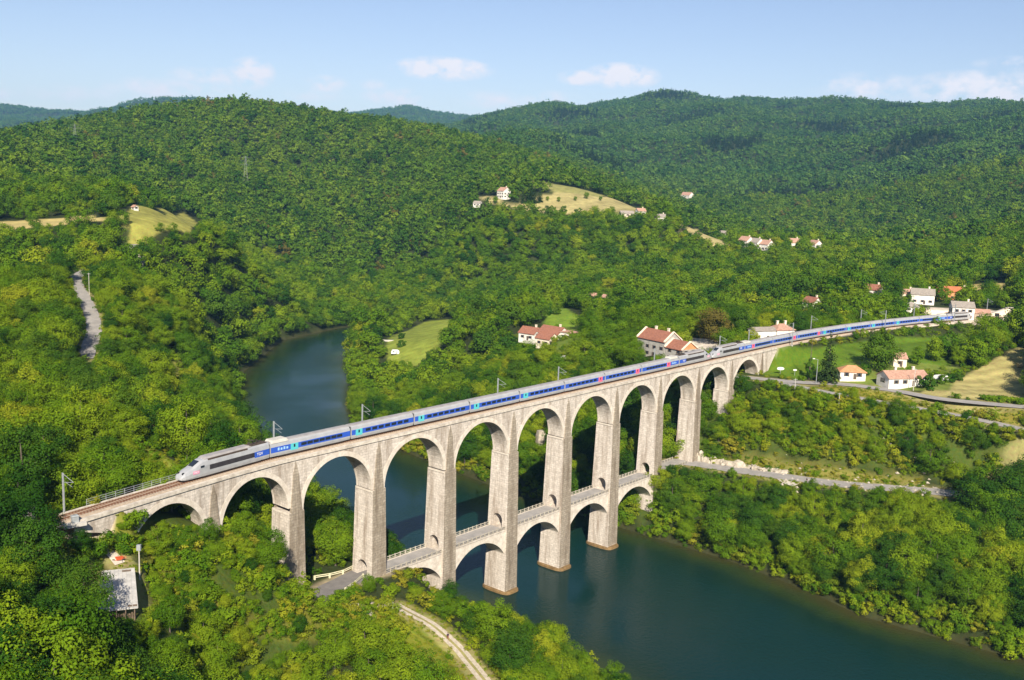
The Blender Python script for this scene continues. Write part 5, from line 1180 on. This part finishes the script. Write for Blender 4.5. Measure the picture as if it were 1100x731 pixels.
def keep_views(P, h, sz, rx, rz):
    out = np.array(sz, float); todo = np.arange(len(sz))
    for f in ((1, .75, .55, .4, .3, .2) if rx < 4 else (1, .8, .62, .45, .35)):
        s_ = sz[todo]*f; d0 = np.c_[P[todo], h[todo]+s_*rz]-CAM; z = d0@FW; u = 550+FPX*(d0@RT)/z; v = 365.5-FPX*(d0@UP)/z; hitm = np.zeros(len(todo), bool)
        for k in range(len(KEEP)):
            e = ((u-KU[k])*z/(FPX*rx*s_))**2+((v-KV[k])*z/(FPX*rz*s_))**2
            hitm |= (e < 1.2) & (z < KZ[k]-1.5)
        out[todo] = s_; todo = todo[hitm]
    return out
# ---- near band: detailed trees
P, h, s = candidates(96, 480, 5.0); ok = clear_mask(P, h, s, 2.2, TREELESS) & (rng.random(len(P)) < .95)
SLOPE = BUSHY[0]
NEARW = region((132,552),(150,546),(222,566),(232,580),(240,600),(300,640),(332,656),(330,731),(-20,740),(-20,560),(60,575))
UNDERB = region((236,560),(262,548),(296,590),(312,636),(330,652),(300,652),(240,610))
Px, hx, sx_2 = candidates(110, 480, 2.5, -.6, .62); inS = poly_sd(Px, SLOPE) < 0; inN = poly_sd(Px, NEARW) < 0
okx = clear_mask(Px, hx, sx_2, .6, ['verge','yard','station_yard','hay_field','embankment','road_bank','gardens','shed_site']) & ((inS & (rng.random(len(Px)) < .95)) | (inN & (rng.random(len(Px)) < .75)) | ((poly_sd(Px, UNDERB) < 0) & (rng.random(len(Px)) < .8)))
inx = poly_sd(Px, REG['road_scrub']) < 0; okx &= ~(inx & (rng.random(len(Px)) < .8))
nx0 = int(ok.sum()); P = np.r_[P[ok], Px[okx]]; h = np.r_[h[ok], hx[okx]]; s = np.r_[s[ok], sx_2[okx]]; ok = np.ones(len(P), bool)
P, h, s = P[ok], h[ok], s[ok]; D = np.hypot(P[:, 0]-CAM[0], P[:, 1]-CAM[1])
sz = np.clip(rng.normal(1.0, .24, len(P)), .5, 1.55)*np.where(P[:, 0] > 165, 1.0, .92)
rbank = (P[:, 0] > 170) & (P[:, 1] < 0) & (s > 2) & (h < 21); sz *= np.where(rbank, 1.08, 1); corner = (P[:, 0] > 196) & (P[:, 1] < -62); sz *= np.where(corner, 1.2, 1)
lowleft = (P[:, 0] < -8) & (P[:, 1] < -28); sz *= np.where(lowleft, 1.15, 1)
sz[nx0:] = rng.uniform(.24, .6, len(P)-nx0)
sz *= np.where((P[:, 0] > 195) & (P[:, 0] < 262) & (P[:, 1] < 5), .72, 1)           # young growth between the roads
edge = (s > 0) & (s < 9); sz *= np.where(edge, .85, 1)
near_br = (np.abs(P[:, 1]-2.6) < 28) & (P[:, 0] > 20) & (P[:, 0] < 110) & (P[:, 1] < 2.6); sz *= np.where(near_br, .62, 1)
between = (P[:, 0] > 66) & (P[:, 0] < 112) & (P[:, 1] < -6); sz *= np.where(between, .8, 1)
railfront = (P[:, 0] > -60) & (P[:, 0] < 30) & (P[:, 1] < 0) & (P[:, 1] > -40); sz *= np.where(railfront, .6, 1)
kindn = rng.choice(7, len(P), p=[.19, .19, .19, .11, .10, .11, .11]); 
bright = np.sin(P[:, 0]*.05+1.3)+np.sin(P[:, 1]*.043+.4)+rng.normal(0, .6, len(P))
kindn = np.where((bright > 1.3) & (kindn > 4), 3, kindn); rot = rng.uniform(0, 6.28, len(P))
sz = keep_views(P, h, sz, 3.9, 5.4)
P3 = np.c_[P, h]; cent = np.c_[P, h+sz*5.5]
pick = visible_pick(cent, sz*3.9, 300)
sel = np.zeros(len(P), bool); sel[pick] = True
def zone(u, v, x, y):
    if x > 165 and y < 4:
        if x > 214 and H1(x, y) > 22: return 'on the wooded slope between the lower road and the upper road', 'slope between the roads'
        return 'on the right river bank below the lower road', 'right river bank'
    if x > 62 and y < -2: return 'between the gravel path and the river', 'path bank'
    if y < 0 or (u > -50 and v > 610): return 'in the near wood below and around the sheet-roofed shed', 'near left wood'
    if x < 170: return 'on the left hillside behind the train and the river', 'left hillside'
    return 'in the woods behind the viaduct on the right bank', 'woods behind the viaduct'
KL = {'green': 'mid green leafy tree ', 'yellow': 'yellowish green leafy tree ', 'dark': 'dark green leafy tree '}
for i in pick:
    cm_, tm_, kd = NEAR[kindn[i]]; u, v, _ = proj(cent[i]); zl, zg = zone(u, v, P[i, 0], P[i, 1])
    o = thing('broadleaf_tree', KL[kd]+zl, 'tree', (P[i, 0], P[i, 1], h[i]-.2), rot[i], kd+' trees, '+zg); o.scale = (sz[i]*1.05, sz[i]*1.05, sz[i]*rng.uniform(.85, 1.15))
    link('crown', cm_, o); link('trunk', tm_, o)
rest = ~sel
pts = [np.c_[P3[rest][:, :2], P3[rest][:, 2]-.2]]; rots = [rot[rest]]; scl = [np.stack([sz[rest]*1.05]*2+[sz[rest]*rng.uniform(.85, 1.15, rest.sum())], 1)]; idx = [kindn[rest]]
proto = [x[0] for x in NEAR]+MID+FARA+FARB+CONI
oM, oA, oB, oC = 7, 14, 19, 23
def band(D0, D1, step, o0, cnt, size, gap, grow, pw=None, regs=TREELESS, a0=-.60, a1=.60):
    P, h, s = candidates(D0, D1, step, a0, a1); ok = clear_mask(P, h, s, grow, regs) & (rng.random(len(P)) > gap); P, h = P[ok], h[ok]; n = len(P)
    k = o0+rng.choice(cnt, n, p=pw); z = size*np.clip(rng.normal(.86, .25, n), .4, 1.6)
    if D0 < 1500: z = keep_views(P, h, z, 4.2, 5.2)
    # conifer stands, here and there
    st = np.sin(P[:, 0]*.011+2)+np.sin(P[:, 1]*.0137-1)+rng.normal(0, .35, n); con = (st > 1.45) & (D0 > 1000); k = np.where(con, oC+rng.integers(0, 2, n), k)
    pts.append(np.c_[P, h-.3]); rots.append(rng.uniform(0, 6.28, n)); scl.append(np.stack([z*1.1, z*1.1, z*rng.uniform(.8, 1.2, n)*np.where(con, .8, 1)], 1)); idx.append(k); return n
n1 = band(480, 950, 6.9, oM, 7, 1.22, .04, 3.0, [.18,.18,.18,.16,.10,.10,.10])
n2 = band(950, 1900, 9.0, oA, 5, 1.36, .03, 3.5, [.29,.28,.25,.165,.015])
n3 = band(1900, 4700, 11.5, oB, 4, 1.4, .03, 4, None, [], -.6, .6)
n4 = band(4700, 8200, 18, oB, 4, 1.5, .05, 5, None, [], -.6, .05)
print('forest', len(P3), n1, n2, n3, n4)
scatter('forest', np.concatenate(pts), np.concatenate(rots), np.concatenate(scl), np.concatenate(idx), sources('forest_source', proto), 'dense mixed green forest covering the hills and river banks beyond the separate trees', 'forest')
# ---- scrub in the open ground and along edges
P, h, s = candidates(96, 520, 1.75); ok = clear_mask(P, h, s+1.4, .35, ['shed_site', 'yard', 'station_yard', 'hay_field', 'meadow', 'lawn', 'embankment'])
ins = np.zeros(len(P)); 
for r, pr in (('shed_scrub', .85), ('road_scrub', .75), ('path_bank', .16), ('road_bank', .10), ('verge', .05), ('gardens', .10), ('villa_garden', .2), ('rail_trail', .05), ('glade', .1)):
    ins = np.maximum(ins, (poly_sd(P, REG[r]) < 0)*pr)
anyreg = np.zeros(len(P), bool)
for r in TREELESS: anyreg |= poly_sd(P, REG[r]) < 0
p_ = np.where(((poly_sd(P, SLOPE) < 0) | (poly_sd(P, UNDERB) < 0)) & ~anyreg, .85, np.where(anyreg, ins, np.where((s > 0) & (s < 5), .92, .30)))
ok &= rng.random(len(P)) < p_
dbr = (np.abs(P[:, 1]-yc(np.clip(P[:, 0], -60, 500))) < 5.5) & (P[:, 0] > 12) & (P[:, 0] < 266); ok &= ~(dbr & (P[:, 0] > 60) & (h > 12) & (P[:, 0] < 110))
P, h, s = P[ok], h[ok], s[ok]; n = len(P); z = rng.uniform(.35, 1.15, n)*np.where(rng.random(n) < .25, 1.5, 1)
shore = (s > -.5) & (s < 5); z = np.where(shore, z*1.15+.25, z); inroad = poly_sd(P, REG['road_scrub']) < 0; z = np.where(inroad, z*.6, z); inp = (poly_sd(P, REG['path_bank']) < 0) | (poly_sd(P, REG['road_bank']) < 0) | (poly_sd(P, REG['verge']) < 0); z = np.where(inp, z*.4, z)
ks = np.where((P[:, 0] > 195) & (P[:, 0] < 330) & (P[:, 1] < 20) & ~shore)[0]; inS2 = poly_sd(P, SLOPE) < 0; z = np.where(inS2, z*1.3, z); z[ks] = keep_views(P[ks], h[ks], z[ks], 1.5, 1.25)
scatter('scrub', np.c_[P, np.maximum(h-.1, -.1)], rng.uniform(0, 6.28, n), np.stack([z*1.1, z*1.1, z], 1), rng.choice(5, n, p=[.25,.2,.22,.13,.2]), sources('scrub_source', SHR), 'low yellow green scrub and bushes on the clearings, banks and wood edges', 'scrub')
# grass tufts on the open banks
P, h, s = candidates(100, 420, .85, -.55, .55); ins = np.zeros(len(P), bool)
for r in ('path_bank', 'shed_scrub', 'road_bank', 'rail_trail', 'shed_site', 'road_scrub', 'verge'): ins |= poly_sd(P, REG[r]) < 0
P, h, s = P[ins], h[ins], s[ins]; ok = clear_mask(P, h, s, -.3, []) & (rng.random(len(P)) < .5); P, h = P[ok], h[ok]; n = len(P); z = rng.uniform(.3, .8, n)
scatter('tall_grass', np.c_[P, h-.05], rng.uniform(0, 6.28, n), np.stack([z*1.2, z*1.2, z*.8], 1), rng.integers(0, 3, n), sources('grass_source', TUF), 'tufts of tall grass on the open banks', 'grass')
print('scrub, grass', n)
# ---- single trees one can name
def single(name, u, v, crown, trunk, sc, label, grp=None, base=None, cat='tree'):
    p = base if base is not None else base_at(u, v); o = thing(name, label, cat, p, rng.uniform(0, 6), grp); o.scale = sc if isinstance(sc, tuple) else (sc,)*3; link('crown', crown, o)
    if trunk: link('trunk', trunk, o)
    return o
FIRC = conifer_mesh('crown', 900, 20, 5.2, 26, 14, .42, LC); FIRT = trunk_mesh('trunk', 901, 20, 1, r=.3)
single('fir_tree', 888.5, 412, FIRC, FIRT, .93, 'tall dark pointed conifer beside the upper road below the track')
b_ = crown_mesh('crown', 910, 9, 2.2, 26, 70, .28, LD, base=.0); single('cypress_tree', 869, 408, b_, FIRT, (.7, .7, .95), 'small dark upright tree left of the tall conifer')
b_ = crown_mesh('crown', 911, 15, 6.2, 60, 90, .34, LD, base=.06); single('round_tree', 944, 398, b_, NEAR[5][1], 1.0, 'large round dark tree on the embankment behind the cottages')
b_ = crown_mesh('crown', 912, 14, 7.0, 60, 90, .34, LB, base=.08); single('reddish_tree', 767, 368, b_, NEAR[0][1], .95, 'big brownish green tree behind the gravel yard')
b2_ = crown_mesh('crown', 913, 12, 6.5, 50, 80, .34, LB, base=.08); single('reddish_tree', 826, 348, b2_, NEAR[0][1], 1.0, 'wide brownish green tree above the long white railway building')
b_ = crown_mesh('crown', 914, 5, 3.6, 30, 90, .24, LBR, base=-.05); single('bright_bush', 735, 369, b_, None, 1.1, 'bright light green round bush right of the grey stone house', cat='bush')
GRP = crown_mesh('crown', 915, 10, 4.3, 44, 80, .28, LG, base=.05)
for j, (u, v, s_, lab) in enumerate([(1003, 388, .95, 'leftmost of the bushy trees at the right end of the embankment'), (1018, 386, 1.1, 'tallest bushy tree in the clump at the right end of the embankment'), (1034, 392, 1.0, 'middle bushy tree of the clump by the hay field'), (1048, 396, 1.1, 'bushy tree of the clump standing nearest the hay field'), (1060, 388, 1.0, 'bushy tree at the right end of the clump by the hay field'), (985, 392, .7, 'low bushy tree behind the long cottage'), (1088, 352, .85, 'large dark tree right of the hay field corner near the station'), (1096, 360, 1.2, 'large tree at the right edge beyond the station platform')]):
    single('garden_tree', u, v, GRP, NEAR[1][1], s_, lab, 'trees at the right end of the embankment')
BUSH = crown_mesh('crown', 916, 2.4, 1.5, 22, 60, .16, LD, base=-.15)
for j, (u, v, s_, lab) in enumerate([(996, 418, 1.9, 'large clipped dark bush in front of the caravan'), (1012, 413, 1.4, 'round clipped bush right of the large dark one by the caravan'), (1021, 411, 1.3, 'third round clipped bush in the row by the caravan'), (1029, 409, 1.3, 'round clipped bush at the right end of the row by the caravan'), (431, 373, 1.6, 'lower dark bush standing in the light green meadow'), (431.5, 364, 1.3, 'upper dark bush standing in the light green meadow'), (590, 338, 1.5, 'left small round bush on the lawn behind the villa'), (598, 338, 1.5, 'right small round bush on the lawn behind the villa'), (928, 403, 1.7, 'rounded bush between the orange roofed cottage and the dark tree')]):
    single('round_bush', u, v, BUSH, None, s_, lab, 'clipped bushes in gardens and meadows', cat='bush')
HED = crown_mesh('crown', 917, 2.0, 1.6, 20, 60, .16, LG, base=-.15); p0 = hit(1058, 430); p1 = hit(1120, 436)
o = thing('hedge', 'long low dark hedge along the near edge of the hay field', 'hedge', tuple(p0))
for k, t in enumerate(np.linspace(0, 1, 16)):
    q = p0+(p1-p0)*t; link('foliage', HED, o, tuple(np.array([q[0], q[1], H1(q[0], q[1])])-p0), float(k))
for j, (u, v, s_, lab) in enumerate([(562, 219, .95, 'leftmost dark conifer of the group at the top of the hill field'), (568, 219, 1.15, 'second dark conifer from the left at the top of the hill field'), (574, 219, 1.1, 'third dark conifer from the left at the top of the hill field'), (580, 218, 1.0, 'rightmost dark conifer of the group at the top of the hill field'), (571, 216, 1.1, 'dark conifer standing behind the middle of the hilltop conifer group')]):
    single('conifer', u, v, CONI[0], None, (s_*1.3, s_*1.3, s_), lab, 'conifers at the top of the hill field')
for j, (u, v, s_, lab) in enumerate([(588, 216, .5, 'low bush left among the bushes on the hill field'), (600, 217, .55, 'bushy small tree on the hill field right of the conifers'), (618, 216, .5, 'left bush of the row across the hill field'), (630, 214, .75, 'tallest bush in the row across the hill field'), (645, 216, .5, 'right bush of the row across the hill field'), (532, 219, .8, 'purplish bushy tree in front of the hilltop farmhouse'), (552, 214, .9, 'pale bushy tree right of the hilltop farmhouse')]):
    single('field_bush', u, v, MID[1], None, s_, lab, 'bushes on the hill field', cat='bush')
for j, (u, v, s_, lab) in enumerate([(35, 246, .9, 'tree standing in the pale strip at the far left edge'), (78, 246, 1.0, 'left of two big trees in front of the pale strip meadow'), (92, 246, 1.1, 'right of two big trees in front of the pale strip meadow'), (121, 243, .85, 'left tree standing in the left meadow'), (132, 244, .9, 'right tree standing in the left meadow'), (172, 250, .55, 'small bush at the near edge of the left meadow'), (186, 251, .6, 'small tree at the near right edge of the left meadow')]):
    single('meadow_tree', u, v, MID[2], None, s_, lab, 'trees in the left meadow')
p = hit(610, 675); 
single('roadside_tree', 0, 0, NEAR[5][0], NEAR[5][1], .95, 'dark tree standing close left of the sheet-roofed shed and shading its roof', base=(-13.5, -27.5, H1(-13.5, -27.5)-.2))
for j, (x, o_, s_, lab) in enumerate([(-15, -6.5, .95, 'dark tree closing the view of the track, nearest the small cabinet'), (-23, -7, 1.15, 'tall dark tree in front of the track by the left picture edge'), (-19, -12, 1.1, 'broad dark tree below the left end of the track')]):
    q = trk(x, o_); single('trackside_tree', 0, 0, NEAR[5+j % 2][0], NEAR[5+j % 2][1], s_, lab, 'dark trees at the left end of the track', base=(q[0], q[1], H1(q[0], q[1])-.2))
for j, (u, v, s_) in enumerate([(1046, 556, 1.35), (1062, 560, 1.6), (1080, 566, 1.75), (1098, 562, 1.7), (1055, 590, 1.45), (1078, 598, 1.6), (1100, 600, 1.7), (1112, 548, 1.7)]):
    single('tall_bank_tree', 0, 0, NEAR[[5, 0, 6, 1, 2, 6, 0, 5][j]][0], NEAR[0][1], s_, 'tall deep green tree at the right edge where the lower road disappears', 'tall trees at the right edge of the bank', base=base_at(u, v))
for j, (x, y, s_, lab) in enumerate([(11, -7.5, .5, 'small green tree in front of the smallest left arch, nearest the cabinet'), (16, -8.5, .55, 'small green tree in front of the middle of the smallest left arch'), (21.5, -8, .5, 'small green tree in front of the right side of the smallest left arch')]): single('bridge_end_tree', 0, 0, NEAR[j][0], NEAR[j][1], s_, lab, 'small trees before the smallest left arch', base=(x, y, H1(x, y)-.2))
for j, (x, y, s_, lab) in enumerate([(92, -37, 1.0, 'tall pale green tree leaning over the water at the end of the path bank'), (86, -30, .95, 'big bright green tree between the gravel path and the river')]):
    single('bank_tree', 0, 0, NEAR[3][0], NEAR[3][1], s_, lab, 'large trees on the path bank', base=(x, y, H1(x, y)-.2))

# ------------------------------------------------------------------ air
hz = MB(); hz.box(-11600, 11600, -11600, 11600, -5.5, 760); m = bpy.data.materials.new('haze'); m.use_nodes = True; n = m.node_tree.nodes; l = m.node_tree.links; n.remove(n['Principled BSDF'])
pv = n.new('ShaderNodeVolumePrincipled'); pv.inputs['Color'].default_value = (.28, .60, 1.0, 1); pv.inputs['Density'].default_value = 5.2e-5; pv.inputs['Anisotropy'].default_value = 0
l.new(pv.outputs[0], n['Material Output'].inputs['Volume']); o = hz.build('haze', m); o['kind'] = 'stuff'
